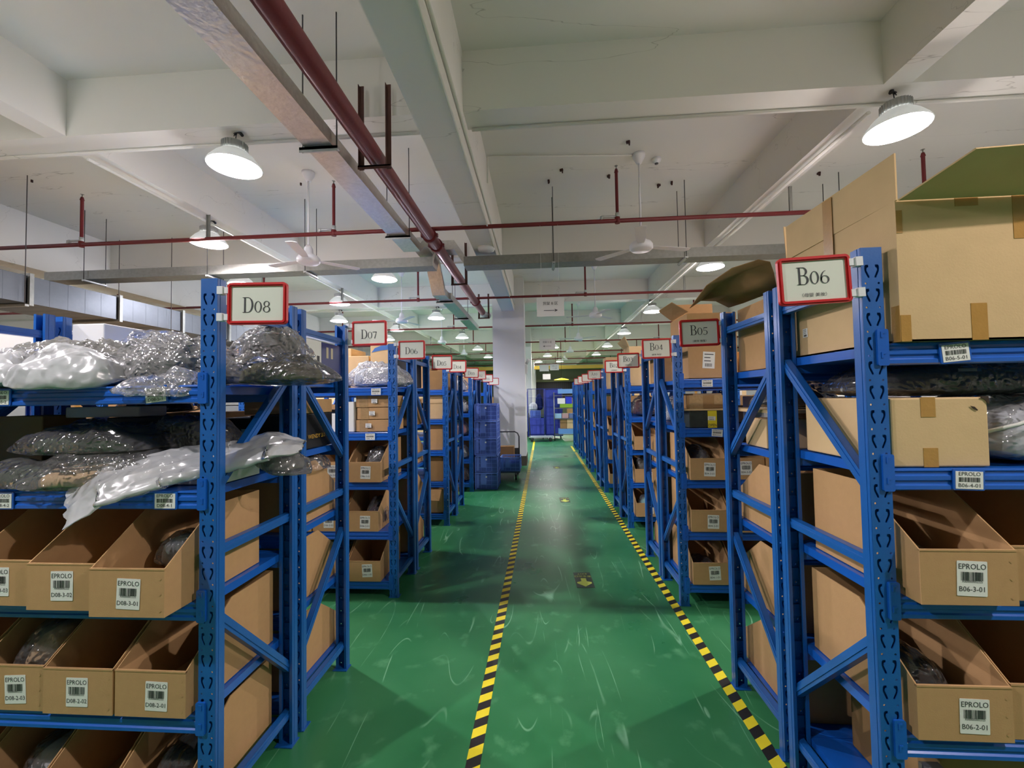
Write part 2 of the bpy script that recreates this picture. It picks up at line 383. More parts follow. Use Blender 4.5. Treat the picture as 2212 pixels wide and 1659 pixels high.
# floor strip (dull joint lines)
# ================================================================== RACKS
def rounded(x0, x1, z0, z1, r_, n=5):
    P_ = []
    for cx, cz, a in ((x1-r_, z1-r_, 0), (x0+r_, z1-r_, 90), (x0+r_, z0+r_, 180), (x1-r_, z0+r_, 270)):
        for i in range(n+1):
            t = R(a+90*i/n); P_.append((cx+r_*math.cos(t), cz+r_*math.sin(t)))
    return P_
def perforated_plate():
    cu = bpy.data.curves.new('p', 'CURVE'); cu.dimensions = '2D'; cu.fill_mode = 'BOTH'; cu.extrude = .0012
    def poly(pts):
        s = cu.splines.new('POLY'); s.points.add(len(pts)-1); s.use_cyclic_u = True
        for p, q in zip(s.points, pts): p.co = (q[0], q[1], 0, 1)
    poly([(0, 0), (UW, 0), (UW, 2), (0, 2)])
    slot = [(-.0215, .037), (-.018, .041), (-.010, .041), (-.0095, .034), (-.0145, .031), (-.0155, .024), (-.007, .004), (-.0075, 0), (-.012, 0), (-.0205, .019), (-.022, .026)]
    for k in range(26):
        z = .03+.075*k; cx = UW/2
        if z+.045 < 2:
            poly([(cx+p[0], z+p[1]) for p in slot]); poly([(cx-p[0], z+p[1]) for p in reversed(slot)])
        for sx in (-1, 1):
            poly([(cx+sx*.019+.0036*math.cos(t*PI/4), z-.017+.0036*math.sin(t*PI/4)) for t in range(8)])
    o = bpy.data.objects.new('p', cu); C.objects.link(o)
    me = bpy.data.meshes.new_from_object(o.evaluated_get(bpy.context.evaluated_depsgraph_get()))
    v = [(p.co.x, -p.co.z, p.co.y) for p in me.vertices]; f = [tuple(q.vertices) for q in me.polygons]
    bpy.data.objects.remove(o); bpy.data.curves.remove(cu); bpy.data.meshes.remove(me)
    return v, f
PV, PF = perforated_plate()
def upright_mesh():
    g = MB(); g.add(PV, PF); t = .0024
    for x0, x1 in ((0, t), (UW-t, UW)): g.box(x0, x1, 0, UD, 0, 2)
    g.box(t, .013, UD-t, UD, 0, 2); g.box(UW-.013, UW-t, UD-t, UD, 0, 2)
    for x0, x1 in ((-.0012, 0), (UW, UW+.0012)): g.box(x0, x1, .013, .027, 0, 2)   # pressed rib
    for k in range(26):
        z = .03+.075*k
        if z+.045 < 2: g.box(t, UW-t, .007, .009, z-.003, z+.045)
    g.box(-.01, UW+.01, .0, UD+.02, 0, .004)
    me = g.mesh('upright'); me.materials.append(BLUE); return me
UPR = upright_mesh()
FR = .498   # frame depth
def channel(p0, p1, wd=.036, dp=.028):
    """C channel brace in the y-z plane, lips towards -x"""
    p0 = Vector(p0); p1 = Vector(p1); d = (p1-p0); L_ = d.length; d.normalize(); n = Vector((1, 0, 0)); u = d.cross(n)
    M = Matrix((( n.x, d.x, u.x, p0.x), (n.y, d.y, u.y, p0.y), (n.z, d.z, u.z, p0.z), (0, 0, 0, 1)))
    g = MB(); h = wd/2; t = .002
    g.box(-dp/2, -dp/2+t, 0, L_, -h, h, M); g.box(-dp/2, dp/2, 0, L_, -h, -h+t, M); g.box(-dp/2, dp/2, 0, L_, h-t, h, M)
    g.box(-dp/2-.003, -dp/2, 0, L_, -h*.32, h*.32, M)
    g.box(dp/2-t, dp/2, 0, L_, -h, -h+.009, M); g.box(dp/2-t, dp/2, 0, L_, h-.009, h, M)
    return g
def frame_braces():
    xm = UW/2; a, b = .022, FR-.022; out = []
    for z in (.13, 1.02, 1.90): out.append(('horizontal_brace', channel((xm, a, z), (xm, b, z))))
    out.append(('diagonal_brace', channel((xm, a, 1.235), (xm, b, 1.68))))
    out.append(('diagonal_brace', channel((xm, a, .80), (xm, b, .33))))
    return [(n, q.mesh(n)) for n, q in out]
BRC = frame_braces()
for n, me in BRC: me.materials.append(BLUE)
BAY = 1.25
def beam_mesh():
    h = .066
    prof = [(0, 0), (-.006, .004), (-.006, .015), (-.001, .019), (-.001, .028), (-.006, .032), (-.006, .044), (-.001, .048), (-.001, .056), (-.006, .060), (-.004, h), (.034, h), (.034, 0)]
    g = MB(); g.prism([(y, z-h) for y, z in prof], UW+.001, BAY-.001, 'x')
    me = g.mesh('beam'); me.materials.append(BLUE_BEAM); return me
BEAM = beam_mesh()
def plate_mesh(x0, x1):
    g = MB()
    if 1:
        g.prism(rounded(x0, x1, -.068, .044, .006, 3), -.0085, -.0015, 'y')
        for z in (-.045, .018):
            g.box(x0+.010, x0+.015, -.0105, -.0085, z, z+.018); g.box(x0+.015, x0+.021, -.0105, -.0085, z+.012, z+.018)
    me = g.mesh('connector'); me.materials.append(BLUE_BEAM); return me
PLT = [plate_mesh(UW-.029, UW+.004), plate_mesh(BAY-.004, BAY+.029)]
def shelf_mesh():
    g = MB(); g.box(UW+.003, BAY-.003, .035, FR-.035, -.034, -.002)
    me = g.mesh('shelf'); me.materials.append(BLUE_BEAM); return me
SHF = shelf_mesh()
def make_rack(label, levels, bays, x, y, sx, facing):
    """facing -1: loading face towards the camera"""
    t = thing('shelving_rack', label, 'rack', (x, y, 0), 0, 'blue steel shelving racks along the aisle')
    t.scale = (sx, 1 if facing < 0 else -1, 1)
    for b in range(bays+1):
        o = obj('upright', UPR, None, t, (b*BAY, 0, 0))
        o = obj('upright', UPR, None, t, (b*BAY, FR, 0)); o.scale = (1, -1, 1)
        for n, me in BRC: obj(n, me, None, t, (b*BAY, 0, 0))
    for b in range(bays):
        for z in levels:
            o = obj('beam', BEAM, None, t, (b*BAY, 0, z))
            for pm in PLT: obj('beam_connector', pm, None, o)
            o = obj('beam', BEAM, None, t, (b*BAY, FR, z)); o.scale = (1, -1, 1)
            for pm in PLT: obj('beam_connector', pm, None, o)
            obj('shelf_panel', SHF, None, t, (b*BAY, 0, z))
    return t
LV = {'D08': [.085, .468, .853, 1.242, 1.618], 'B06': [.16, .53, .935, 1.318, 1.70], 'D06': [.13, .515, .905, 1.296, 1.653],
      'B04': [.165, .546, .925, 1.302, 1.669]}
GEN = [.14, .53, .915, 1.30, 1.665]
RACKS = {}
Dn = ['D08', 'D07', 'D06', 'D05', 'D04', 'D03', 'D02', 'D01']
Bn = ['B06', 'B05', 'B04', 'B03', 'B02', 'B01', 'A10', 'A09', 'A08', 'A07', 'A06', 'A05', 'A04', 'A03']
SIGNED = {'D08', 'D07', 'D06', 'D05', 'D04', 'D03', 'D02', 'D01', 'B06', 'B05', 'B04', 'B03', 'B02', 'A10'}
def rack_label(c, i, side):
    if c in SIGNED: return 'blue steel shelving rack with the %s sign at its aisle end' % c
    if c == 'B01': return 'blue shelving rack without a sign standing between the B02 and A10 racks'
    return '%s blue shelving rack beyond the A10 sign on the right of the aisle' % ORD[i-7]
for i, c in enumerate(Dn):
    k, far = divmod(i, 2); lv = LV.get(c, GEN)
    y = D0+PER*k+(RD if far else 0)
    RACKS[c] = (XD, y, -1, 1 if far else -1, lv)
    make_rack(rack_label(c, i, -1), lv, 3 if c == 'D06' else 2, XD, y, -1, 1 if far else -1)
for i in range(2):
    make_rack('%s blue shelving rack beyond the D01 sign, left of the white column' % ORD[i], GEN, 1, XD, D0+PER*4+(RD if i else 0), -1, 1 if i else -1)
for i, c in enumerate(Bn):
    k, far = divmod(i, 2); lv = LV.get(c, GEN)
    if c == 'B05': lv = [.13, .50, .885, 1.285, 1.67]
    y = B0+PER*k+(RD if far else 0)
    RACKS[c] = (XB, y, 1, 1 if far else -1, lv)
    make_rack(rack_label(c, i, 1), lv, 2 if i < 6 else 1, XB, y, 1, 1 if far else -1)

# ------------------------------------------------------------------ aisle signs
def ring(pts_o, pts_i, y0, y1):
    n = len(pts_o); g = MB()
    vs = [(p[0], y0, p[1]) for p in pts_o]+[(p[0], y0, p[1]) for p in pts_i]+[(p[0], y1, p[1]) for p in pts_o]+[(p[0], y1, p[1]) for p in pts_i]
    fs = []
    for i in range(n):
        j = (i+1) % n
        fs += [(i, j, n+j, n+i), (2*n+i, 3*n+i, 3*n+j, 2*n+j), (i, 2*n+i, 2*n+j, j), (n+i, n+j, 3*n+j, 3*n+i)]
    return g.add(vs, fs)
SW, SH = .216, .150
fr = ring(rounded(-SW/2, SW/2, -SH/2, SH/2, .014), rounded(-SW/2+.013, SW/2-.013, -SH/2+.013, SH/2-.013, .005), -.006, .006)
fr2 = ring(rounded(-SW/2+.005, SW/2-.005, -SH/2+.005, SH/2-.005, .010), rounded(-SW/2+.009, SW/2-.009, -SH/2+.009, SH/2-.009, .006), -.009, -.005)
fr.add(fr2.v, fr2.f); SFR = fr.mesh('f'); SFR.materials.append(REDP)
SPA = MB().box(-SW/2+.011, SW/2-.011, -.002, .002, -SH/2+.011, SH/2-.011).mesh('p'); SPA.materials.append(SIGNPAPER)
def clip_mesh(s):
    g = MB(); g.box(s*(SW/2+.006)-.010, s*(SW/2+.006)+.010, -.008, .006, -.011, .011); x = s*(SW/2+.024)
    g.box(x-.010, x+.010, -.012, .012, -.014, .014); me = g.mesh('c'); me.materials.append(WPLAST); return me
CLM = {s: clip_mesh(s) for s in (-1, 1)}
def sign(code, x, y, z, side, sub=None, tilt=0, yaw=0):
    t = thing('rack_sign', 'red framed white sign reading %s clipped to the end of its rack' % code if code else None, 'sign', (x, y, z), yaw, 'red framed rack signs')
    t.rotation_euler = (0, tilt, yaw)
    obj('frame', SFR, None, t); obj('paper', SPA, None, t)
    for zz in (.048, -.048): obj('clip', CLM[-side], None, t, (0, 0, zz))
    if code:
        g = serif_text(code, .055); me = g.mesh('l'); me.materials.append(INK)
        obj('lettering', me, None, t, (-.002, -.0032, -.032 if not sub else -.012), (R(90), 0, 0))
    if sub: text('lettering', sub, .013, INK, t, (-.002, -.0032, -.046), sx=1.15)
    return t
# side -1 = hung from a left rack, reaching right
for i, c in enumerate(Dn):
    X, Y, sx, f_, lv = RACKS[c]
    dz = {'D08': 1.903, 'D07': 1.953, 'D06': 1.945, 'D05': 1.93, 'D04': 1.95, 'D03': 1.93, 'D02': 1.94, 'D01': 1.93}[c]
    sign(c, -1.001 if c == 'D08' else -1.020, Y+.0, dz, 1, tilt=R([.6, -.4, 0, .3, .8, 1.5, -1, 0][i]), yaw=R([2, -1, 0, 1, -2, 3, 1, 0][i]))
for c, sub in (('B06', '（母婴 美妆）'), ('B05', '（佩饰 珠宝）'), ('B04', '（佩饰 珠宝）'), ('B03', '（宠物用品）'), ('B02', '（宠物用品）'), ('A10', '（宠物用品）')):
    X, Y, sx, f_, lv = RACKS[c]
    x = {'B06': .856, 'B05': .883}.get(c, .872)
    sign(c, x, Y, {'B06': 1.903, 'B05': 1.895}.get(c, 1.903), -1, sub, tilt=R({'B06': -2.2, 'B05': -1.2, 'B04': -1}.get(c, -.4)))
for i, c in enumerate(['A09', 'A08', 'A07']):
    X, Y, sx, f_, lv = RACKS[c]; t = sign(None, .872, Y, 1.90, -1)
    tag(t, '%s red framed sign beyond the A10 sign, its writing too small to read' % ORD[i], 'sign')
t = sign(None, -.99, D0+PER*4, 1.90, 1); tag(t, 'red framed sign beyond the D01 sign just left of the column', 'sign')
# fallen reading of shelf tags
def shelf_tag(code, x, y, z, tilt, label):
    t = thing('shelf_tag', label, 'label', (x, y, z), 0, 'barcode tags on the shelf beams'); t.rotation_euler = (0, tilt, 0)
    obj('holder', MB().prism(rounded(-.044, .044, -.031, .031, .004, 3), -.004, 0, 'y'), BLUE_BEAM, t)
    obj('card', MB().box(-.038, .038, -.0055, -.004, -.027, .025), WHITE, t)
    text('lettering', 'EPROLO', .016, INKB, t, (0, -.006, .017), sx=1.05)
    obj('barcode', BARC_S, None, t, (0, -.006, .0005)); text('lettering', code, .016, INKB, t, (0, -.006, -.017), sx=1.1)
for c, code, x, zi, tl in (('D08', 'D08-5-1', -1.375, 4, -6), ('D08', 'D08-5-2', -1.985, 4, 0), ('D08', 'D08-4-1', -1.335, 3, 0), ('D08', 'D08-4-2', -1.965, 3, 0),
                       ('B06', 'B06-4-01', 1.27, 3, 2), ('B06', 'B06-5-01', 1.25, 4, -5), ('D06', 'D06-5-1', -1.31, 4, 0), ('D06', 'D06-4-1', -1.36, 3, 0),
                       ('B04', 'B04-5-01', 1.23, 4, 0), ('B04', 'B04-4-01', 1.29, 3, 5)):
    X, Y, sx, f_, lv = RACKS[c]
    shelf_tag(code, x, Y-.006, lv[zi]-.033, R(tl), 'white barcode tag %s on the shelf beam of the %s rack' % (code, c))

# ================================================================== PICKING BINS
BW, BH, BF, BDp = .262, .313, .155, .47
def bin_mesh():
    g = MB(); t = .004
    side = [(0, 0), (0, BF), (.215, BH), (BDp, BH), (BDp, 0)]
    for x0, x1 in ((0, t), (BW-t, BW)): g.prism(side, x0, x1, 'x')
    g.box(t, BW-t, 0, t, 0, BF); g.box(t, BW-t, BDp-t, BDp, 0, BH); g.box(t, BW-t, t, BDp-t, 0, t)
    g.box(t, .026, t, 2*t, 0, BF); g.box(BW-.026, BW-t, t, 2*t, 0, BF)
    g.box(0, BW, -.0015, .006, BF-.002, BF+.003)
    for z in (.022, .075, .125):
        for a in (0,): g.add([(BW-.022, -.001, z), (BW-.014, -.001, z+.006), (BW-.010, -.001, z), (BW-.016, -.001, z-.006)], [(0, 1, 2, 3)])
    me = g.mesh('bin'); me.materials.append(CARD); return me
BIN = bin_mesh()
g = MB().prism(rounded(-.037, .037, -.046, .046, .002, 2), -.0008, 0, 'y'); LAB = g.mesh('label'); LAB.materials.append(WHITE)
def bin_at(code, n, lvi, x, y, z, facing, lettered, rot=0, label=None):
    if facing < 0: o = obj('picking_bin', BIN, None, None, (x, y, z), (0, 0, rot))
    else: o = obj('picking_bin', BIN, None, None, (x+BW, y, z), (0, 0, PI+rot))
    tag(o, label or 'cardboard picking bin on %s, %s shelf from the floor, %s from the aisle' % (code, ORD[lvi], ORD[n]), 'box', 'cardboard picking bins')
    if facing < 0 and lettered:
        random.seed(hash((len(code), n, lvi)) % 97+n*7+lvi)
        q = obj('label', LAB, None, o, (BW*.52+random.uniform(-.02, .02), -.0008, .078+random.uniform(-.006, .006)), (0, R(random.uniform(-3, 3)), 0))
        q.scale = (1.1, 1, 1.08)
        text('lettering', 'EPROLO', .0205, INKB, q, (0, -.0014, .031), sx=.9)
        obj('barcode', BARC[n % 2], None, q, (0, -.0014, .006)); text('lettering', 'X000000002325', .009, INKB, q, (0, -.0014, -.008), sx=.85)
        text('lettering', '%s-%d-%02d' % (code, lvi+1, n+1), .019, INKB, q, (0, -.0014, -.028), sx=.95)
    return o
OFF = {('D08', 2, 0): -.113, ('D08', 2, 1): -.077, ('D08', 2, 2): -.05, ('D08', 1, 0): -.023, ('D08', 1, 1): -.023, ('D08', 1, 2): -.014, ('B06', 2, 0): -.053, ('B06', 1, 0): -.022}
EMPTY = {('D04', 0), ('D04', 1), ('D04', 2), ('D02', 0), ('D02', 1), ('D02', 2), ('B06', 0)}
rb = random.Random(3)
for c in Dn+Bn[:12]:
    X, Y, sx, f_, lv = RACKS[c]; near = Y < 5
    cnt = 4 if Y < 3.4 else (3 if Y < 6 else 1)
    for li in range(3):
        if (c, li) in EMPTY: continue
        for n in range(cnt):
            t0 = .088+.272*n
            if c == 'D06' and li == 2: t0 += .028
            if c == 'D06' and li == 1: t0 += .06
            if c == 'D06' and li == 0: t0 += .04
            x = X+t0 if sx > 0 else X-t0-BW
            off = OFF.get((c, li, n), rb.uniform(-.035, -.005)); rot = R(rb.uniform(-.6, .6))
            bin_at(c, n, li, x, Y+(off if f_ < 0 else -off), lv[li]+.001, f_, c in ('D08', 'D06', 'D04', 'B06', 'B04', 'B02'), rot)

# ================================================================== CARTONS
def carton(name, x0, x1, y0, y1, z0, z1, m, label, group=None, tapes=(), cat='box', flaps=None, rotz=0, tapemat=None):
    cx, cy = (x0+x1)/2, (y0+y1)/2; w_, d_, h_ = x1-x0, y1-y0, z1-z0
    t = thing(name, label, cat, (cx, cy, z0), rotz, group)
    g = MB()
    if flaps: 
        th = .006
        g.box(-w_/2, w_/2, -d_/2, d_/2, 0, th); g.box(-w_/2, -w_/2+th, -d_/2, d_/2, 0, h_); g.box(w_/2-th, w_/2, -d_/2, d_/2, 0, h_)
        g.box(-w_/2+th, w_/2-th, -d_/2, -d_/2+th, 0, h_); g.box(-w_/2+th, w_/2-th, d_/2-th, d_/2, 0, h_)
    else: g.box(-w_/2, w_/2, -d_/2, d_/2, 0, h_)
    b = obj('carton_body', g, m, t)
    if not flaps: bevel(b, .005, 2)
    for (face, a0, a1, c0, c1) in tapes:      # tape strips laid on a face: a = along, c = up
        q = MB(); e = .0012
        if face == 'front': q.box(-w_/2+a0, -w_/2+a1, -d_/2-e, -d_/2, c0, c1)
        elif face == 'left': q.box(-w_/2-e, -w_/2, -d_/2+a0, -d_/2+a1, c0, c1)
        elif face == 'right': q.box(w_/2, w_/2+e, -d_/2+a0, -d_/2+a1, c0, c1)
        elif face == 'top': q.box(-w_/2+a0, -w_/2+a1, -d_/2+c0, -d_/2+c1, h_, h_+e)
        obj('packing_tape', q, tapemat or TAPEM, t)
    for fl in (flaps or ()):
        obj('flap', fl, m, t)
    return t
def slab4(p, th=.005):
    """thin sheet from a quad of points, given a thickness along its normal"""
    p = [Vector(q) for q in p]; n = (p[1]-p[0]).cross(p[3]-p[0]).normalized()*th
    return MB().add([tuple(q) for q in p]+[tuple(q+n) for q in p], [(0, 1, 2, 3), (7, 6, 5, 4), (0, 4, 5, 1), (1, 5, 6, 2), (2, 6, 7, 3), (3, 7, 4, 0)])
def sticker(t, x, y, z, w_, h_, rot=0, lines=True, face='front', m=None):
    o = obj('paper_label', MB().box(-w_/2, w_/2, -.0008, 0, -h_/2, h_/2), m or WHITE, t, (x, y, z), (0, rot, {'front': 0, 'left': R(-90), 'right': R(90)}[face]))
    if lines:
        g = MB(); rnd = random.Random(int(w_*1e4))
        for k in range(3):
            zz = h_*(.32-.2*k); g.box(-w_*.38, w_*(.1+.28*rnd.random()), -.0012, -.0008, zz, zz+h_*.05)
        xx = -w_*.3
        while xx < w_*.3: g.box(xx, xx+w_*.02, -.0012, -.0008, -h_*.4, -h_*.2); xx += w_*rnd.choice([.035, .05])
        obj('print', g, INKB, o)
    return o
# --- giant open carton on the B06 top shelf
lv = LV['B06'][4]
fl = [slab4([(-.42, -.29, .43), (-.425, .27, .43), (-.425, .27, .575), (-.42, -.29, .575)]),
      slab4([(-.415, -.29, .432), (.42, -.29, .432), (.38, -.43, .525), (-.33, -.435, .50)]),
      slab4([(.42, .28, .43), (-.42, .28, .43), (-.40, .33, .60), (.40, .33, .60)]),
      slab4([(.42, -.28, .43), (.42, .28, .43), (.56, .26, .50), (.56, -.26, .50)])]
t = carton('open_carton', 1.085, 1.925, 1.345, 1.915, lv+.002, lv+.435, CARD_L, 'very large open cardboard carton with raised flaps on top of the B06 rack',
       flaps=fl, tapes=[('front', .20, .245, .0, .11), ('front', .17, .235, .405, .43), ('front', .0, .018, .33, .40), ('front', .33, .38, .30, .43), ('left', .0, .03, 0, .11), ('front', .001, .03, .0, .08)])
sticker(t, -.4212, .17, .095, .03, .036, 0, face='left')
# tape on the raised left flap
obj('packing_tape', MB().box(-.4268, -.4255, -.02, .03, .3, .57), TAPEM, t)
# --- B06 fourth shelf
lv4 = LV['B06'][3]
t = carton('taped_carton', 1.072, 1.352, 1.38, 1.80, lv4+.002, lv4+.213, CARD_L, 'taped cardboard carton with a torn corner on the fourth shelf of the B06 rack',
       tapes=[('front', .088, .13, .152, .213), ('front', .09, .132, 0, .058)])
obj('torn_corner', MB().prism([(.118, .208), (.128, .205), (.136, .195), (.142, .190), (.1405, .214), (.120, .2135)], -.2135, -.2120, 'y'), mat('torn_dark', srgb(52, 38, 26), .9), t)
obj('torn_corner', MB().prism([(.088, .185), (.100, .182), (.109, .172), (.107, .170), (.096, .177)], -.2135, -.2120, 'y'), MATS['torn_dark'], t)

# ================================================================== BAGS
def blob(lx, ly, lz, seed, amp, nu=64, nv=30, ex=.55, flat=.25, freq=9, fin=0, deform=None, ridged=True):
    """a soft filled bag: a flattened super-ellipsoid with folds, lying on z=0"""
    g = MB(); off = Vector((seed*3.7, seed*1.3, seed*2.1)); vs = []
    sp = lambda v, e: math.copysign(abs(v)**e, v)
    for j in range(nv+1):
        ph = -PI/2+PI*j/nv
        for i in range(nu):
            th = 2*PI*i/nu
            cx = sp(math.cos(ph), .8)*sp(math.cos(th), ex); cy = sp(math.cos(ph), .8)*sp(math.sin(th), ex); cz = sp(math.sin(ph), .75)
            p = Vector((cx*lx/2, cy*ly/2, cz*lz/2)); q = p*freq+off
            q.x *= .55
            n = noise.fractal(q, .9, 2.0, 3)*.6
            if ridged: n += (.5-abs(noise.noise(q*2.3)))*.7
            e = 1-.45*max(0, -cz)
            d = Vector((cx, cy, cz*1.4))*amp*n*e
            lump = 1+.22*noise.noise(Vector((p.x*4, p.y*4, seed)))
            p = Vector((p.x, p.y, p.z*lump))+d
            if fin:
                r_ = abs(cx)**5; p.z *= 1-.75*r_; p.x += math.copysign(fin*r_, cx); p.y *= 1+.12*r_*math.sin(p.y*60+seed)
            z = p.z
            if z < 0: z *= flat
            p.z = (z+lz/2*flat)/(.5+.5*flat)
            p.z = max(p.z, .0015)
            if deform: p = deform(p)
            vs.append(tuple(p))
    fs = [(j*nu+i, j*nu+(i+1) % nu, (j+1)*nu+(i+1) % nu, (j+1)*nu+i) for j in range(nv) for i in range(nu)]
    g.v = vs; g.f = fs; g.sm = [True]*len(fs); return g
def bag(name, label, cat, loc, size, cl, film, seed, rotz=0, group=None, tilt=(0, 0), amp=.018, fin=.03, fill=.80, deform=None, hi=False, ex=.55):
    t = thing(name, label, cat, loc, rotz, group); t.rotation_euler = (tilt[0], tilt[1], rotz)
    lx, ly, lz = size
    if cl:
        o = obj('garment', blob(lx*fill, ly*fill, lz*fill, seed, amp*.5, 56, 26, deform=deform), CL[cl], t); o.location.z = .004
    if film:
        k = 1.6 if hi else 1
        obj('film', blob(lx, ly, lz, seed+5, amp, int(80*k), int(34*k), fin=fin, deform=deform, freq=16 if film == 'crinkled_film' else 11, ex=ex), MATS[film], t)
    return t
def droop(y0, s=1.0):
    def f(p):
        if p.y < y0: p = Vector((p.x, p.y, p.z-(y0-p.y)*s))
        return p
    return f
L5, L4 = LV['D08'][4]+.001, LV['D08'][3]+.001
GB = 'bagged goods on the D08 rack'
# fifth shelf of D08
bag('plastic_bag', 'large clear crinkled plastic wrap around dark goods on the fifth shelf of D08', 'bag', (-1.475, 1.66, L5), (.42, .34, .19), 'black', 'crinkled_film', 2, R(-4), GB, amp=.030, fin=.03, hi=True)
bag('plastic_bag', 'clear bag with olive grey textile in the D08 end frame, fifth shelf', 'bag', (-1.08, 1.69, L5), (.36, .28, .115), 'olive', 'clear_film', 4, R(-8), GB, amp=.02, fin=.06)
bag('plastic_bag', 'milky white bag hanging over the front edge of the fifth D08 shelf', 'bag', (-1.75, 1.50, L5), (.34, .26, .12), 'white', 'milky_film', 7, R(10), GB, amp=.030, fin=.02, deform=droop(-.06, .35))
bag('plastic_bag', 'milky white bag at the left picture edge on the fifth shelf of D08', 'bag', (-2.08, 1.52, L5), (.36, .28, .11), 'white', 'milky_film', 9, R(-6), GB, amp=.030, fin=.02)
bag('plastic_bag', 'clear bag of brown grey clothes lying on top of the milky white bags', 'bag', (-1.92, 1.68, L5+.10), (.56, .34, .085), 'olive', 'crinkled_film', 11, R(3), GB, amp=.022, fin=.03, hi=True)
bag('plastic_bag', 'thin empty looking clear bag standing up behind the crinkled wrap', 'bag', (-1.72, 1.80, L5+.12), (.30, .16, .13), None, 'clear_film', 13, R(5), GB, amp=.02)
bag('plastic_bag', 'small crumpled clear bag scrap spilling over the beam above the D08-5-1 tag', 'bag', (-1.37, 1.455, L5-.016), (.24, .12, .055), None, 'crinkled_film', 15, R(14), GB, amp=.024, deform=droop(0, .5))
bag('plastic_bag', 'shiny dark bag behind the upright, below the D08 sign', 'bag', (-1.20, 1.82, L5+.11), (.28, .18, .14), 'black', 'crinkled_film', 17, R(20), GB, amp=.028, fin=.02)
# fourth shelf of D08
bag('plastic_bag', 'clear bag with dark green clothes, lowest of the pile on D08', 'bag', (-1.93, 1.58, L4), (.46, .34, .085), 'green', 'clear_film', 21, R(-4), GB, amp=.018, hi=True)
bag('plastic_bag', 'clear bag with dark green clothes, middle of the pile on D08', 'bag', (-1.66, 1.62, L4+.045), (.48, .34, .10), 'green', 'clear_film', 22, R(6), GB, amp=.02)
bag('plastic_bag', 'clear bag with dark green clothes and a small white label, topmost of the pile', 'bag', (-1.80, 1.64, L4+.115), (.54, .36, .11), 'green', 'clear_film', 23, R(-2), GB, amp=.02, hi=True)
bag('plastic_bag', 'clear bag with black goods leaning behind the green bags on the fourth shelf', 'bag', (-1.50, 1.74, L4+.10), (.34, .20, .15), 'black', 'clear_film', 24, R(-10), GB, amp=.022)
bag('plastic_bag', 'bag with a beige garment lying in front of the dark green pile', 'bag', (-1.62, 1.53, L4), (.58, .24, .10), 'beige', 'clear_film', 25, R(13), GB, amp=.018, hi=True)
t = thing('plastic_bag', 'long whitish plastic bag sticking out over the fourth shelf edge of D08', 'bag', (0, 0, 0), 0, GB)
def ribbon(path, seed):
    g = MB(); n = 44; m_ = 36; vs = []; P_ = [Vector(p[:3]) for p in path]; W_ = [p[3] for p in path]; T_ = [p[4] for p in path]
    for i in range(n+1):
        u = i/n*(len(path)-1); k = min(int(u), len(path)-2); f = u-k; f2 = f*f*(3-2*f)
        c = P_[k].lerp(P_[k+1], f2); wd = W_[k]*(1-f2)+W_[k+1]*f2; th = T_[k]*(1-f2)+T_[k+1]*f2
        d = (P_[k+1]-P_[k]).normalized(); sd = Vector((0, 0, 1)).cross(d).normalized(); sd = Matrix.Rotation(R(38-26*i/n), 3, d) @ sd; up = d.cross(sd)
        for j in range(m_):
            a = 2*PI*j/m_; q = c+sd*math.cos(a)*wd/2+up*math.copysign(abs(math.sin(a))**.8, math.sin(a))*th/2
            q += up*noise.noise(Vector((i*.05, math.cos(a)*5, seed)))*.016+d*noise.noise(Vector((a*2, seed, 0)))*.02*(i in (0, 1, n))+up*noise.noise(q*30)*.008
            vs.append(tuple(q))
    g.v = vs; g.f = [(i*m_+j, i*m_+(j+1) % m_, (i+1)*m_+(j+1) % m_, (i+1)*m_+j) for i in range(n) for j in range(m_)]; g.sm = [True]*len(g.f); return g
obj('film', ribbon([(-1.64, 1.36, 1.195, .21, .014), (-1.55, 1.40, 1.268, .22, .035), (-1.38, 1.48, 1.315, .22, .06), (-1.2, 1.56, 1.345, .21, .06), (-1.08, 1.62, 1.38, .26, .05), (-.97, 1.66, 1.37, .14, .010)], 3), MILK, t)
bag('plastic_bag', 'greyish clear bag poking up inside the D08 end frame', 'bag', (-1.12, 1.72, L4+.05), (.30, .18, .07), 'grey', 'clear_film', 27, R(-30), GB, amp=.022, tilt=(R(0), R(14)))
t = thing('white_box', 'flat white box under the long plastic bag on the fourth shelf of D08', 'box', (-1.34, 1.60, L4), R(1), None)
bevel(obj('box_body', MB().box(-.12, .12, -.07, .16, 0, .065), WHITE, t), .002); obj('seam', MB().box(.055, .057, -.0712, -.07, 0, .065), DGREY, t)
obj('shipping_label', MB().box(-1.86, -1.82, 1.58, 1.605, L4+.232, L4+.2335), WHITE); tag(bpy.data.objects['shipping_label'], 'small white label on top of the uppermost dark green bag', 'label')
carton('brown_carton', -2.385, -2.17, 1.70, 1.88, L4, L4+.265, CARD_D, 'dark brown carton at the back of the fourth shelf, at the left picture edge')
carton('navy_box', -1.98, -1.66, 1.80, 1.92, L4, L4+.25, mat('navy_card', srgb(34, 44, 66), .5), 'dark navy box with a silver band behind the green bags')
carton('white_tub', -2.16, -1.80, 1.78, 1.92, L4+.252, L4+.30, mat('frosted_white', srgb(196, 200, 204), .5), 'white flat tub lying on the navy box behind the green bags')
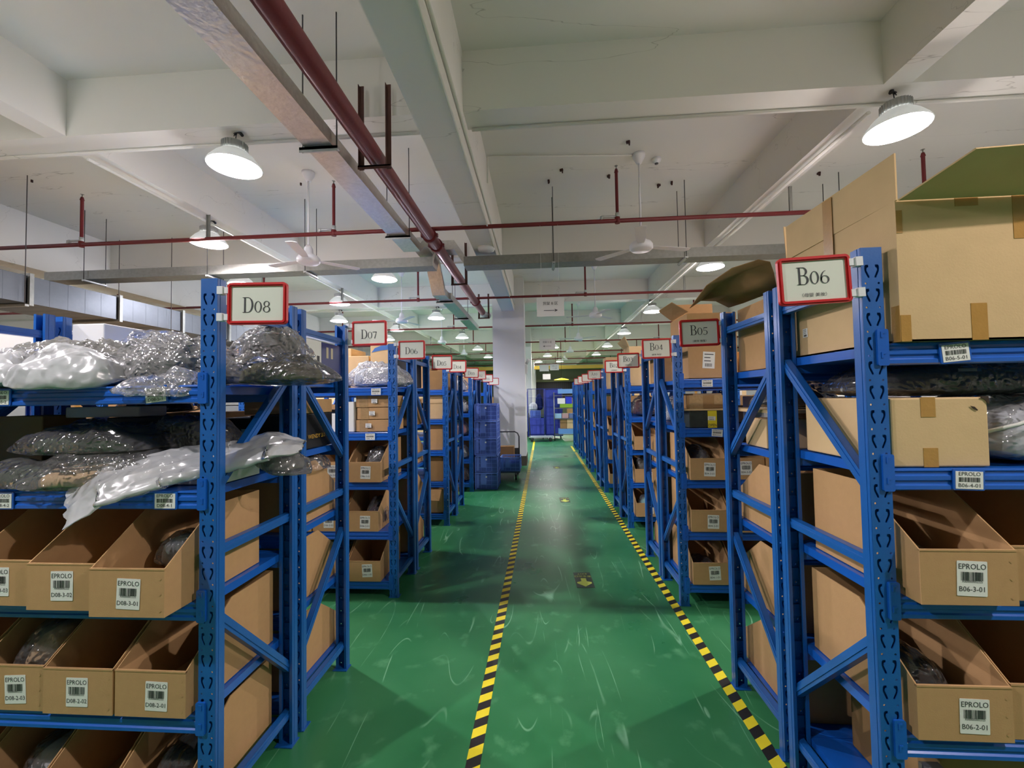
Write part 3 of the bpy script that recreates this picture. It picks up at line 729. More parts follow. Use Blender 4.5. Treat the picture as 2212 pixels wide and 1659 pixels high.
# ------------------------------------------------------------------ D07
z5, z4 = GEN[4]+.001, GEN[3]+.001
t = carton('product_box', -1.42, -1.172, 2.03, 2.40, z5, z5+.205, WHITE, 'white and blue product box on the fifth shelf of the D07 rack')
obj('blue_panel', MB().box(.1245, .1255, -.03, .185, .002, .203), mat('navy_print', srgb(20, 44, 110), .35), t)
for y0 in (.02, .07): obj('print', MB().box(.1255, .1262, y0, y0+.022, .12, .18), mat('beige_print', srgb(200, 190, 160), .5), t)
obj('print', MB().box(.1247, .1254, -.075, -.05, .085, .125), DGREY, t)
t = carton('black_box', -1.46, -1.222, 2.03, 2.40, z4, z4+.185, BLACKCARD, 'black product box with yellow writing on the fourth shelf of D07')
text('lettering', 'WENDY 3.0 ATEL', .03, mat('gold_ink', srgb(206, 160, 50), .5), t, (.139, .02, .065), (R(90), 0, R(90)), sx=1.1)
carton('flat_carton', -1.50, -1.222, 2.04, 2.40, z4+.187, z4+.262, CARD, 'flat brown carton lying on the black box in the D07 rack')
t = carton('black_box', -1.70, -1.47, 2.05, 2.40, z4, z4+.17, BLACKCARD, 'black box with small white pictograms on the fourth shelf of D07')
for a in (-.085, -.045, ):
    for b_ in (.075, .115): obj('print', MB().box(a+.15, a+.18, -.1758, -.175, b_-.03, b_), WHITE, t)
obj('print', MB().box(-.09, .0, -.1758, -.175, .09, .115), MATS['gold_ink'], t)
for i, (x0, x1, h_) in enumerate([(-2.31, -2.06, .17), (-2.05, -1.88, .20), (-1.87, -1.72, .20)]):
    carton('brown_carton', x0, x1, 2.10, 2.42, z4, z4+h_, CARD, '%s brown carton from the left on the fourth shelf of D07' % ORD[i])
bag('black_bag', 'crumpled black bag lying on the brown cartons on the fourth shelf of D07', 'bag', (-2.1, 2.2, z4+.20), (.34, .26, .1), 'black', 'clear_film', 31, 0, None)
t = carton('white_carton', -2.385, -2.21, 1.99, 2.44, z5, z5+.30, WHITE, 'large white carton with a round dark logo on the D07 rack')
q = MB(); n_ = 26
q.add([(.0888, .02+.07*math.cos(2*PI*k/n_), .14+.07*math.sin(2*PI*k/n_)) for k in range(n_)]+[(.0888, .02+.052*math.cos(2*PI*k/n_), .14+.052*math.sin(2*PI*k/n_)) for k in range(n_)],
      [(k, (k+1) % n_, n_+(k+1) % n_, n_+k) for k in range(n_)]); obj('round_logo', q, BLACK, t)
text('lettering', 'Foam', .03, INK, t, (.0888, .16, .12), (R(90), 0, R(90)))
carton('white_carton', -3.0, -2.47, 2.0, 2.4, z5, z5+.28, WHITE, 'plain white carton left of the white carton with the round logo')
# third shelf goods over the bins seen through frames
bag('plastic_bag', 'clear bag sticking out of the top of a D07 third shelf bin', 'bag', (-1.33, 2.25, GEN[2]+.25), (.22, .3, .10), 'grey', 'clear_film', 33, 0, 'bags inside the picking bins')
# ------------------------------------------------------------------ bin contents
def in_bin(c, n, li, cl, seed, name='plastic_bag', what='clear bag', size=(.2, .2, .11), dy=.2, dz=.02):
    X, Y, sx, f_, lv = RACKS[c]; t0 = .088+.272*n+BW/2
    off = OFF.get((c, li, n), -.02)
    bag(name, '%s in the %s bin, %s shelf, %s from aisle' % (what, c, ORD[li], ORD[n]), 'bag',
        (X+sx*t0, Y+off+dy, lv[li]+dz), (min(size[0], .20), size[1], size[2]), cl, 'clear_film', seed, R(seed*17 % 16-8), 'bags inside the picking bins', amp=.012, fin=.005)
in_bin('D08', 0, 2, 'silver', 41, what='clear bag with a grey item', size=(.17, .15, .12), dy=.24, dz=.09)
in_bin('D08', 2, 1, 'beige', 42, what='clear bag with beige textile', size=(.22, .26, .21), dy=.18, dz=.03)
in_bin('D08', 2, 0, 'white', 43, what='clear bag with white goods', size=(.2, .24, .14))
in_bin('D08', 0, 0, 'black', 44, what='black bagged goods', size=(.21, .26, .16))
in_bin('D06', 0, 2, 'grey', 45, what='greyish clear bag', size=(.2, .22, .24), dy=.22)
in_bin('D06', 0, 1, 'maroon', 46, what='clear bag with dark goods', size=(.17, .2, .2), dy=.2)
in_bin('D06', 1, 0, 'maroon', 47, what='dark red bagged goods', size=(.2, .24, .22), dy=.2)
in_bin('B04', 0, 2, 'grey', 48, what='grey clear bag with several items', size=(.2, .3, .2), dy=.26)
in_bin('B04', 0, 0, 'maroon', 49, what='dark red bag', size=(.2, .3, .1))
in_bin('B06', 0, 1, 'black', 50, what='dark bag', size=(.21, .3, .12), dy=.26)
in_bin('B06', 0, 2, 'grey', 51, what='dark grey bag', size=(.2, .25, .08), dy=.3, dz=.01)
in_bin('B02', 0, 1, 'olive', 52, what='olive and cream bagged goods', size=(.2, .3, .25))
in_bin('B02', 0, 0, 'aqua', 53, what='pale turquoise bagged goods', size=(.2, .2, .2), dy=.12)
X, Y, sx, f_, lv = RACKS['D08']
t = thing('grey_box', 'small grey box inside the third bin on the third shelf of D08', 'box', (X-.70, Y+.16, lv[2]+.07), R(12)); bevel(obj('box_body', MB().box(-.07, .05, -.03, .08, 0, .085), mat('greyish_card', srgb(140, 146, 144), .6), t), .002)
# ------------------------------------------------------------------ D06 rack goods
lv = LV['D06']
bag('plastic_bag', 'wide clear bag with grey goods on the fifth shelf of the D06 rack', 'bag', (-1.38, 3.54, lv[4]+.001), (.50, .34, .20), 'silver', 'crinkled_film', 61, 0, None, amp=.026, hi=True)
for k in range(3):
    t = carton('flat_carton', -1.50+.01*(k % 2), -1.222, 3.335, 3.68, lv[3]+.002+.098*k, lv[3]+.096+.098*k, CARD, '%s flat brown labelled carton in the stack of three on D06' % ['lowest', 'middle', 'topmost'][k],
           'stacked flat cartons on D06', tapes=[('front', .03, .10, .0, .094)], tapemat=CLEARTAPE)
    sticker(t, -.03+.025*k, -.186, .05, .048, .034)
carton('white_box', -1.62, -1.51, 3.32, 3.7, lv[3]+.002, lv[3]+.245, WHITE, 'tall white box left of the flat carton stack on D06')
z = GEN[4]+.002
carton('brown_carton', -1.80, -1.60, 3.84, 4.2, z, z+.30, CARD_L, 'plain brown carton left of the blue wave carton on the D05 rack')
carton('brown_carton', -1.83, -1.585, 3.80, 4.2, z+.001, z+.16, CARD_L, 'low brown carton on the fifth shelf of D05, in front of a taller one') if False else None
t = carton('logo_carton', -1.585, -1.36, 3.84, 4.2, z, z+.42, CARD_L, 'brown carton with a blue wave logo on the fifth shelf of D05')
obj('blue_wave', MB().prism([(-.1, .33), (-.02, .345), (.1, .36), (.1, .40), (0, .395), (-.07, .37)], -.1815, -.1808, 'y'), mat('logo_blue', srgb(60, 110, 180), .5), t)
t = carton('black_box', -1.356, -1.222, 3.87, 4.26, z, z+.37, BLACKCARD, 'black box with gold writing on the fifth shelf of the D05 rack end')
text('lettering', 'Pet Care', .03, MATS['gold_ink'], t, (0, -.222, .30), sx=.9)
# cartons on shelf four of D05 seen through the frame
carton('brown_carton', -1.48, -1.222, 3.87, 4.26, GEN[3]+.002, GEN[3]+.25, CARD_D, 'dark brown carton on the fourth shelf of the D05 rack end')
# ------------------------------------------------------------------ D04 rack goods
for (x0, x1, z0, h_, m_, lab) in [(-1.42, -1.22, GEN[3], .19, CARD_L, 'lower small carton on the fourth shelf of D04'), (-1.415, -1.222, GEN[3]+.192, .165, CARD_L, 'upper small carton on the fourth shelf of D04'),
                      (-1.42, -1.225, GEN[2]-.24, .48, CARD, None), (-1.44, -1.222, GEN[4], .24, CARD_D, 'wide dark carton on the fifth shelf of D04'),
                      (-1.44, -1.222, GEN[0], .30, CARD, 'carton with an open hanging flap on the lowest shelf of D04')]:
    if lab is None: z0, h_, lab = GEN[2], .33, 'tall carton on the third shelf of D04'
    fl = [slab4([(-.1, -.2, h_), (.09, -.2, h_), (.07, -.24, h_-.13), (-.08, -.25, h_-.12)])] if 'flap' in lab else None
    carton('brown_carton', x0, x1, 5.19, 5.5, z0+.002, z0+h_, m_, lab, flaps=fl)
carton('brown_carton', -1.43, -1.222, 5.19, 5.5, GEN[1]+.002, GEN[1]+.31, CARD_D, 'dark carton on the second shelf of D04')
# D03 / D02 goods
rg = random.Random(8)
for c, lev in (('D02', (0, 1, 2, 3, 4)),):
    X, Y, sx, f_, lv = RACKS[c]
    cols = ['maroon', 'white', 'pink', 'silver', 'white']
    for li in lev:
        bag('plastic_bag', 'bagged %s goods on the %s shelf of the D02 rack' % (cols[li] if cols[li] != 'maroon' else 'dark red', ORD[li]), 'bag', (X-.275, Y+.22, lv[li]+.001), (.34, .28, .24), cols[li], 'clear_film', 70+li, 0, 'bagged goods on the D02 rack', amp=.02)
carton('brown_carton', -1.47, -1.222, 5.95, 6.12, GEN[4]+.002, GEN[4]+.4, CARD_D, 'tall dark carton on the fifth shelf of the D03 rack')
# ------------------------------------------------------------------ ordinary stock filling the upper shelves
rs = random.Random(21)
TAKEN = {('D08', 3): 1.33, ('D08', 4): 1.33, ('D07', 3): 1.3, ('D07', 4): 1.9, ('D06', 4): .53, ('D06', 3): .50, ('D05', 4): .66, ('D05', 3): .36, ('D04', 3): .3, ('D04', 4): .32, ('D03', 4): .36, ('D02', 3): .44, ('D02', 4): .44,
         ('B06', 3): .80, ('B06', 4): .95, ('B05', 3): .62, ('B05', 4): .54, ('B04', 3): .66, ('B04', 4): .52, ('B02', 4): .44, ('B02', 3): .42, ('B03', 4): .44, ('B03', 3): .40, ('A10', 4): .44, ('A08', 4): .44, ('A09', 3): .10}
MS = [(CARD, 'brown'), (CARD_L, 'light brown'), (CARD_D, 'dark brown'), (WHITE, 'white'), (MATS['greyish_card'], 'grey')]
for c in Dn+Bn[:10]:
    X, Y, sx, f_, lv = RACKS[c]
    for li in (3, 4):
        t0 = TAKEN.get((c, li), .075); n = 0; lim = (2.1 if (c, li) == ('D06', 4) else 2.44) if Y < 3.5 else 2.44 if Y < 6.5 else 1.2
        while t0 < lim:
            w_ = rs.uniform(.24, .42)
            if t0 < BAY+UW+.01 and t0+w_ > BAY-.01:
                if t0+.2 < BAY-.01: w_ = BAY-.012-t0
                else: t0 = BAY+UW+.012; continue
            if t0+w_ > lim: break
            h_ = rs.uniform(.12, .27) if li == 3 else (rs.uniform(.1, .2) if c in ('D06', 'D07') else rs.uniform(.14, .42)); m_, cn = rs.choices(MS, [6, 4, 4, 1.5, 1])[0]
            y0, y1 = (Y+.045, Y+.045+rs.uniform(.3, .4)) if f_ < 0 else (Y-.045-rs.uniform(.3, .4), Y-.045)
            x0, x1 = (X+t0, X+t0+w_) if sx > 0 else (X-t0-w_, X-t0)
            carton('stock_carton', x0, x1, y0, y1, lv[li]+.001, lv[li]+h_, m_, '%s stock carton on the %s shelf of %s, %s from the aisle there' % (cn, ORD[li], c, ORD[n]), 'stock cartons on the upper shelves')
            t0 += w_+rs.uniform(.008, .03); n += 1
# ------------------------------------------------------------------ white envelopes high on D06/D05
lv = LV['D06']; g_ = 'white envelopes stacked on top of D06'
for k in range(9):
    z = lv[4]+.02+.055*k
    t = obj('padded_envelope', bevel_box := MB().box(-.17, .17, -.14, .14, 0, .035), WHITE if k % 3 else mat('silver_mailer', srgb(170, 176, 184), .3), None, (-3.40+rg.uniform(-.02, .02), 3.55+rg.uniform(-.02, .02), z), (0, 0, R(rg.uniform(-7, 7))))
    tag(t, 'padded envelope in the tall stack on D06, %s from the bottom' % ORD[k], 'envelope', g_)
for k in range(8):
    t = obj('padded_envelope', MB().box(-.17, .17, -.14, .14, 0, .03), mat('silver_mailer', srgb(170, 176, 184), .3), None, (-3.03+rg.uniform(-.02, .02), 3.55, lv[4]+.02+.045*k), (0, 0, R(rg.uniform(-7, 7))))
    tag(t, 'silver padded mailer in the right hand stack on D06, %s from the bottom' % ORD[k], 'envelope', 'silver mailers stacked on top of D06')

# ------------------------------------------------------------------ B06 / B05 goods
z = LV['B06'][3]+.002
bag('black_bag', 'black plastic bag squeezed behind the torn carton on the fourth shelf of B06', 'bag', (1.44, 1.66, z+.212), (.62, .36, .13), 'black', 'clear_film', 81, 0, None, amp=.02)
bag('silver_bag', 'large silver grey bag with white strap right of the torn carton', 'bag', (1.56, 1.60, z), (.40, .40, .22), 'silver', 'crinkled_film', 82, R(18), None, amp=.02)
obj('white_strap', MB().tube([(1.37, 1.45, z+.09), (1.45, 1.395, z+.125), (1.55, 1.375, z+.17), (1.7, 1.38, z+.22)], .006, 8), WHITE); tag(bpy.data.objects['white_strap'], 'white strap lying across the silver grey bag', 'strap')
t = obj('paper_tag', MB().box(-.035, .035, -.001, .001, -.005, .005), WHITE, None, (1.42, 1.50, z+.30), (0, 0, 0)); tag(t, 'narrow white and blue tag on the black bag under the top shelf of B06', 'label')
obj('blue_end', MB().box(.022, .0352, -.0015, .0015, -.0052, .0052), mat('logo_blue', srgb(60, 110, 180), .5), t)
t = thing('metal_rack_tool', 'dark metal post with a grey block in the lowest level of B06', 'metal frame', (1.10, 1.36, LV['B06'][0]+.001))
obj('post', MB().tube([(.012, 0, 0), (.012, 0, .29)], .010, 10), DGREY, t)
obj('grey_block', MB().box(.03, .085, .01, .05, .21, .26), mat('grey_foam', srgb(120, 114, 100), .8), t)
carton('brown_carton', 1.20, 1.50, 1.42, 1.80, LV['B06'][0]+.001, LV['B06'][0]+.29, CARD_D, 'brown carton in the lowest level of B06 behind the dark metal frame')
t = carton('brown_carton', 1.08, 1.50, 1.945, 2.38, 1.672, 2.01, CARD, 'shrink wrapped carton on the fifth shelf of the B05 rack', tapes=[('left', .1, .15, .0, .33)], tapemat=CLEARTAPE)
# its neighbour above with the large bent flap
g = MB(); H0 = [(1.06, 1.96), (1.055, 2.10), (1.05, 2.25), (1.045, 2.39)]
rows = [[(1.062, 1.95, 2.012), (1.06, 2.10, 2.018), (1.055, 2.25, 2.022), (1.045, 2.40, 2.03)],
        [(1.045, 1.94, 2.085), (1.03, 2.09, 2.085), (1.01, 2.25, 2.08), (.98, 2.41, 2.07)],
        [(1.03, 1.94, 2.135), (.985, 2.09, 2.145), (.94, 2.25, 2.13), (.90, 2.41, 2.075)],
        [(.985, 1.95, 2.15), (.935, 2.10, 2.16), (.875, 2.26, 2.12), (.835, 2.40, 2.032)]]
vs = [p for r_ in rows for p in r_]; top = [(p[0], p[1], p[2]+.005) for p in vs]
fs = [(4*j+i, 4*j+i+1, 4*j+i+5, 4*j+i+4) for j in range(3) for i in range(3)]
g.add(vs+top, fs+[tuple(q+16 for q in f)[::-1] for f in fs])
edge = [0, 1, 2, 3, 7, 11, 15, 14, 13, 12, 8, 4]
g.f += [(edge[i], edge[(i+1) % 12], edge[(i+1) % 12]+16, edge[i]+16) for i in range(12)]; g.sm = [True]*len(g.f)
g.v = [(p[0]-1.29, p[1]-2.1625, p[2]-1.672) for p in g.v]
o = obj('bent_flap', g, CARD_D, t)
text('lettering', 'MEDIUM', .03, WHITE, t, (-.2115, -.13, .30), (R(90), 0, R(-90)), sx=1.3)
t = carton('brown_carton', 1.08, 1.30, 2.12, 2.33, LV['B04'][3]-.016, LV['B04'][3]+.125, CARD_L, 'small tan carton on the fourth shelf of the B05 rack end')
t = obj('wooden_board', MB().box(1.06, 1.60, 2.0, 2.36, 1.46, 1.475), CARD_L); tag(t, 'thin tan board lying across the goods on the fourth shelf of B05', 'board')
bag('plastic_bag', 'black and white bagged goods on the board in the B05 rack end', 'bag', (1.25, 2.2, 1.476), (.3, .26, .12), 'black', 'clear_film', 84, 0, None)
carton('brown_carton', 1.32, 1.60, 2.02, 2.33, LV['B04'][3]-.016, LV['B04'][3]+.15, CARD_D, 'dark carton supporting the board in the B05 rack')
t = carton('labelled_carton', 1.085, 1.50, 1.50, 1.84, LV['B06'][4]+.001, LV['B06'][4]+.30, CARD, 'x') if False else None
# ------------------------------------------------------------------ B04 goods
lv = LV['B04']
fl = [slab4([(-.17, -.2, .51), (-.17, .2, .51), (-.28, .2, .60), (-.29, -.2, .585)]), slab4([(.17, .2, .51), (-.17, .2, .51), (-.16, .2, .65), (.17, .2, .65)])]
t = carton('open_carton', 1.115, 1.475, 3.27, 3.68, lv[4]+.002, lv[4]+.50, CARD, 'tall open carton with a white shipping label on the fifth shelf of B04', flaps=fl)
sticker(t, -.03, -.206, .14, .088, .125, R(4))
fl = [slab4([(-.13, -.2, .36), (-.13, .2, .36), (-.15, .2, .62), (-.15, -.2, .56)])]
t = carton('parcel', 1.09, 1.45, 3.26, 3.6, lv[3]+.145, lv[3]+.245, CARD_D, 'brown parcel wrapped in shiny tape on the fourth shelf of B04', tapes=[('front', .02, .12, .0, .1), ('front', .2, .33, .03, .1)], tapemat=CLEARTAPE)
t = obj('wooden_board', MB().box(1.05, 1.62, 3.245, 3.62, lv[3]+.131, lv[3]+.144), CARD_L); tag(t, 'thin tan board under the shiny brown parcel on the fourth shelf of B04', 'board')
t = carton('dark_box', 1.105, 1.46, 3.25, 3.6, lv[3]+.002, lv[3]+.130, mat('dark_print', srgb(40, 50, 44), .45, 0, .6, 30), 'dark box with a yellow band reading OPEN on the fourth shelf of B04')
obj('yellow_band', MB().box(-.045, .02, -.1765, -.175, 0, .127), mat('band_yellow', srgb(226, 208, 40), .5), t)
text('lettering', 'OPEN', .03, INK, t, (-.012, -.1775, .018), sx=.8); sticker(t, -.018, -.1768, .07, .055, .03, R(3))
# B03/B02 goods
t = carton('open_carton', 1.066, 1.40, 5.14, 5.5, GEN[4]+.002, GEN[4]+.48, CARD_L, 'carton with one raised flap on the fifth shelf of B02', flaps=[slab4([(-.17, -.18, .478), (-.17, .18, .478), (-.24, .18, .56), (-.22, -.18, .60)])])
carton('brown_carton', 1.066, 1.4, 3.85, 4.2, LV['B04'][4], LV['B04'][4]+.38, CARD, 'carton on the fifth shelf of the B03 rack end')
carton('brown_carton', 1.066, 1.4, 7.0, 7.3, GEN[4]+.002, GEN[4]+.52, CARD_L, 'large light carton on the fifth shelf of A10')
carton('brown_carton', 1.066, 1.4, 8.87, 9.2, GEN[4]+.002, GEN[4]+.4, CARD_D, 'dark carton on the fifth shelf of A08')
bag('plastic_bag', 'bagged goods with dark red and white items on the fourth shelf of B02', 'bag', (1.28, 5.32, GEN[3]+.001), (.34, .28, .24), 'maroon', 'clear_film', 86, 0, None)
bag('plastic_bag', 'grey clear bag on the fourth shelf of the B03 rack end', 'bag', (1.26, 4.04, GEN[3]+.001), (.3, .28, .22), 'silver', 'clear_film', 87, 0, None)

# ================================================================== LAMPS
def lamp_parts():
    out = []
    g = MB(); prof = [(.205, 0), (.207, .004), (.19, .035), (.15, .085), (.105, .125), (.098, .13)]; g.lathe(prof); g.lathe([(p[0]-.003, p[1]) for p in prof][::-1])
    out.append(('lamp_shade', g.mesh('shade'), SHADE))
    g = MB(); g.disc(.100, .118); out.append(('led_disc', g.mesh('led'), LED))
    g = MB(); g.lathe([(.0, .205), (.088, .205), (.092, .195), (.092, .135), (.085, .127), (0, .127)])
    for k in range(28):
        t = 2*PI*k/28; g.box(.09, .099, -.002, .002, .13, .2, Matrix.Rotation(t, 4, 'Z'))
    out.append(('heat_sink', g.mesh('sink'), mat('lamp_body_grey', srgb(176, 178, 176), .5, .3)))
    g = MB(); g.tube([(0, 0, .205), (0, 0, .235), (.014, 0, .25), (.016, 0, .268), (0, 0, .282), (-.014, 0, .272)], .004, 8); g.tube([(0, 0, .28), (.02, 0, .30), (.05, .01, .292), (.075, .015, .262)], .013, 8)
    out.append(('hook', g.mesh('hook'), BLACK)); return out
LP = lamp_parts()
for n, me, m_ in LP: me.materials.append(m_)
g = MB(); prof = [(.203, .003), (.188, .035), (.148, .085), (.103, .122)]; g.lathe(prof); 
INNER = g.mesh('inner'); INNER.materials.append(mat('reflector_glow', (1, 1, 1, 1), .5, emit=2.2))
def lamp(x, y, z, label, color, watts, far=False, rz=0):
    t = thing('high_bay_lamp', label, 'lamp', (x, y, z), rz, 'white high bay lamps under the ceiling')
    for n, me, m_ in LP: obj(n, me, None, t)
    obj('reflector', INNER, None, t)
    for e, z_, s_ in ((watts, .085, .03), (watts*.17, -.10, .09)):      # LED array inside the reflector, and the glow that leaves the housing all round
        l = bpy.data.lights.new('lamp_light', 'POINT'); l.energy = e; l.color = color; l.shadow_soft_size = s_
        o = bpy.data.objects.new('lamp_light', l); C.objects.link(o); o.parent = t; o.location = (0, 0, z_)
    return t
for i, y in enumerate((-.12, 3.36, 6.80, 10.28, 13.74, 17.2, 20.6)):
    lamp(2.75 if i == 1 else 2.70, y, 3.55, '%s lamp from the camera in the row over the right hand racks' % ORD[i-1] if i else 'lamp over the right hand racks behind the camera', WARM, LAMP_W, rz=R(200))
    lamp(-2.56, y, 3.55, '%s lamp from the camera in the row left of the thick red pipe' % ORD[i-1] if i else 'lamp over the left hand racks behind the camera', BLUISH if 1 < i < 5 else COOL, LAMP_W, rz=R(-20))
for i, y in enumerate((1.55, 4.98, 8.42, 11.9)):
    lamp(-4.13, y, 3.55, '%s lamp from the camera in the middle row under the left ceiling beam' % ORD[i], COOL if i < 2 else BLUISH, LAMP_W)
for i, y in enumerate((6.80, 10.28, 13.74)):
    lamp(-5.05, y, 3.55, '%s lamp from the camera in the far left row' % ORD[i], BLUISH, LAMP_W)
for i, (x, y) in enumerate(((7.3, .0), (7.3, 3.38), (7.3, 10.3), (7.3, 17.2), (-8.6, 3.38), (-8.6, 10.3), (-8.6, 17.2), (-12, 6.8), (-12, 13.7))):  # outlying lamps out of view, added for their light
    lamp(x, y, 3.55, 'added high bay lamp outside the picture, %s of the outlying ones' % ORD[i], WARM if x > 0 else BLUISH, LAMP_W)
# small lamps at the far end
for i, (x, y) in enumerate(((.55, 17.18), (.35, 20.62), (1.1, 24.08), (.95, 27.52), (1.0, 30.98), (.3, 27.52), (-.1, 24.08))):
    lamp(x, y, 3.55, '%s of the small distant lamps over the aisle end' % ORD[i], NEUT, LAMP_W*.6)
t = thing('yellow_lamp', 'flat yellow lamp shade hanging at the far end of the aisle', 'lamp', (1.0, 20.5, 2.36))
obj('shade', MB().lathe([(.36, 0), (.34, .03), (.12, .08), (.0, .1)]).disc(.35, .005), mat('yellow_shade', srgb(232, 220, 60), .4, emit=.25), t); obj('cord', MB().tube([(0, 0, .1), (0, 0, SLAB-2.36)], .008, 6), BLACK, t)
# girder ceiling light, smoke detector, emergency light
t = thing('ceiling_light', 'round white ceiling light under the concrete girder', 'ceiling light', (-.69, 5.53, GZ-.06))
obj('diffuser', MB().lathe([(0, 0), (.07, .003), (.105, .02), (.115, .05), (.115, .06), (0, .06)]), WPLAST, t)
t = thing('smoke_detector', 'small white smoke detector on the ceiling right of the near fan', 'smoke detector', (1.405, 4.985, SLAB-.055))
obj('body', MB().lathe([(0, .0), (.028, .0), (.03, .015), (.05, .025), (.055, .055), (0, .055)]), WPLAST, t); obj('sensor', MB().lathe([(0, -.008), (.02, -.008), (.022, 0), (0, 0)]), DGREY, t)
t = thing('emergency_light', 'white emergency light on the right face of the column', 'emergency light', (-.355, 9.85, 2.2))
obj('battery_box', MB().box(0, .05, -.05, .05, -.1, .12), WPLAST, t); obj('lamp_head', MB().tube([(.03, 0, .14), (.085, -.05, .24)], .035, 12), WPLAST, t)
obj('cord', MB().tube([(.02, 0, -.1), (.05, 0, -.25), (.03, 0, -.5), (-.0, 0, -.6)], .004, 6), WHITE, t)

# ================================================================== FANS
def fan_parts():
    out = []
    out.append(('canopy', MB().lathe([(0, 0), (.075, 0), (.072, -.03), (.045, -.08), (.03, -.11), (0, -.11)], seg=20).mesh('c'), WPLAST))
    out.append(('down_rod', MB().tube([(0, 0, -.1), (0, 0, -.96)], .011, 10).mesh('r'), WPLAST))
    out.append(('motor', MB().lathe([(0, -.90), (.03, -.90), (.05, -.94), (.055, -1.0), (.11, -1.03), (.13, -1.06), (.13, -1.10), (.11, -1.12), (0, -1.125)]).mesh('m'), WPLAST))
    g = MB(); g.prism([(.10, -.035), (.28, -.06), (.60, -.065), (.62, 0), (.60, .05), (.28, .05), (.10, .03)], -1.077, -1.073, 'z')
    out.append(('blade', g.mesh('b'), mat('fan_blade', srgb(222, 222, 224), .4))); return out
FP = fan_parts()
for n, me, m_ in FP: me.materials.append(m_)
def fan(x, y, label, rot):
    t = thing('ceiling_fan', label, 'fan', (x, y, SLAB), R(rot), 'white ceiling fans')
    for n, me, m_ in FP[:3]: obj(n, me, None, t)
    for k in range(3): obj('blade', FP[3][1], None, t, (0, 0, 0), (0, 0, 2*PI*k/3))
for i, (x, y) in enumerate(((1.174, 4.87), (1.17, 8.92), (1.13, 12.5), (1.12, 15.9), (1.1, 19.3))): fan(x, y, '%s ceiling fan from the camera right of the girder' % ORD[i], 17+31*i)
for i, (x, y) in enumerate(((-2.77, 4.87), (-2.98, 8.92), (-2.95, 12.5), (-2.9, 15.9))): fan(x, y, '%s ceiling fan from the camera left of the girder' % ORD[i], 44+27*i)

# ================================================================== PIPES
t = thing('fire_main_pipe', 'thick dark red fire main running along the ceiling left of the girder', 'pipe', (-1.27, 0, 3.47))
obj('pipe', MB().tube([(0, -6, 0), (0, 9.3, 0)], .068, 20), REDPIPE, t)
for y in (4.82, 5.15, 8.3, 1.2): obj('coupling', MB().tube([(0, y-.035, 0), (0, y+.035, 0)], .084, 20).box(-.10, .10, y-.02, y+.02, -.018, .018), REDPIPE, t)
obj('pipe_end', MB().tube([(0, 9.3, 0), (0, 9.5, 0), (.1, 9.66, -.02)], .066, 16), mat('grey_lagging', srgb(180, 182, 186), .5), t)
for i, y in enumerate((3.2, 6.65, 10.1-.55, -.25)):
    q = thing('pipe_bracket', 'dark angle iron bracket carrying the fire main, %s' % ['at the first ceiling beam', 'at the second ceiling beam', 'just before the column', 'behind the camera'][i], 'bracket', (-1.27, y, 3.39), 0, 'angle iron brackets of the fire main')
    z1 = 4.05-3.39 if i != 2 else .55
    for s in (-1, 1): obj('angle_post', MB().box(s*.11-.018, s*.11+.018, -.003, .003, -.02, z1).box(s*.11-.018, s*.11-.015, -.03, .0, -.02, z1), mat('rusty_iron', srgb(92, 62, 54), .7, .3, .3, 18), q)
    obj('cross_bar', MB().box(-.13, .13, -.035, .0, -.012, 0).box(-.13, .13, -.035, -.03, -.03, 0), MATS['rusty_iron'], q)
BRY = [4.82+3.47*k for k in range(-1, 7)]
for i, y in enumerate(BRY):
    t = thing('sprinkler_pipe', ('%s cross running red sprinkler pipe from the camera' % ORD[i-1]) if i else 'red sprinkler pipe behind the camera', 'pipe', (0, y, 3.545), 0, 'red sprinkler branch pipes')
    obj('pipe', MB().tube([(-14, 0, 0), (9, 0, 0)], .024, 12), REDPIPE, t)
    obj('coupling', MB().tube([(-1.30, 0, 0), (-1.18, 0, 0)], .04, 12), REDPIPE, t) if False else None
    for x in (.905, -2.428, -5.67, 4.2, -8.9):
        dx = {0: 0}.get(i, 0)
        r_ = obj('riser', MB().tube([(x, 0, 0), (x, 0, .56), (x, 0, .561), (x, 0, .60)], .02, 10, rs=[.018, .018, .024, .014]).tube([(x, 0, -.03), (x, 0, .04)], .03, 10), REDPIPE, t)
        obj('sprinkler_head', MB().tube([(x, 0, .6), (x, 0, .63)], .006, 6).disc(.02, .635, (x, 0), 10), GALVD, t)
        obj('side_arm', MB().tube([(x-.004, 0, .05), (x-.15, 0, .05), (x-.172, 0, .045), (x-.176, 0, .02)], .014, 8).tube([(x, 0, .02), (x, 0, .09)], .023, 10).tube([(x-.155, 0, .05), (x-.177, 0, .048), (x-.18, 0, .012)], .02, 8), GALV, t)
    for x in (-4.0, 2.8): obj('hanger', MB().box(x-.02, x+.02, -.003, .003, 0, .30).box(x-.02, x-.016, -.02, 0, 0, .30), GALVD, t)
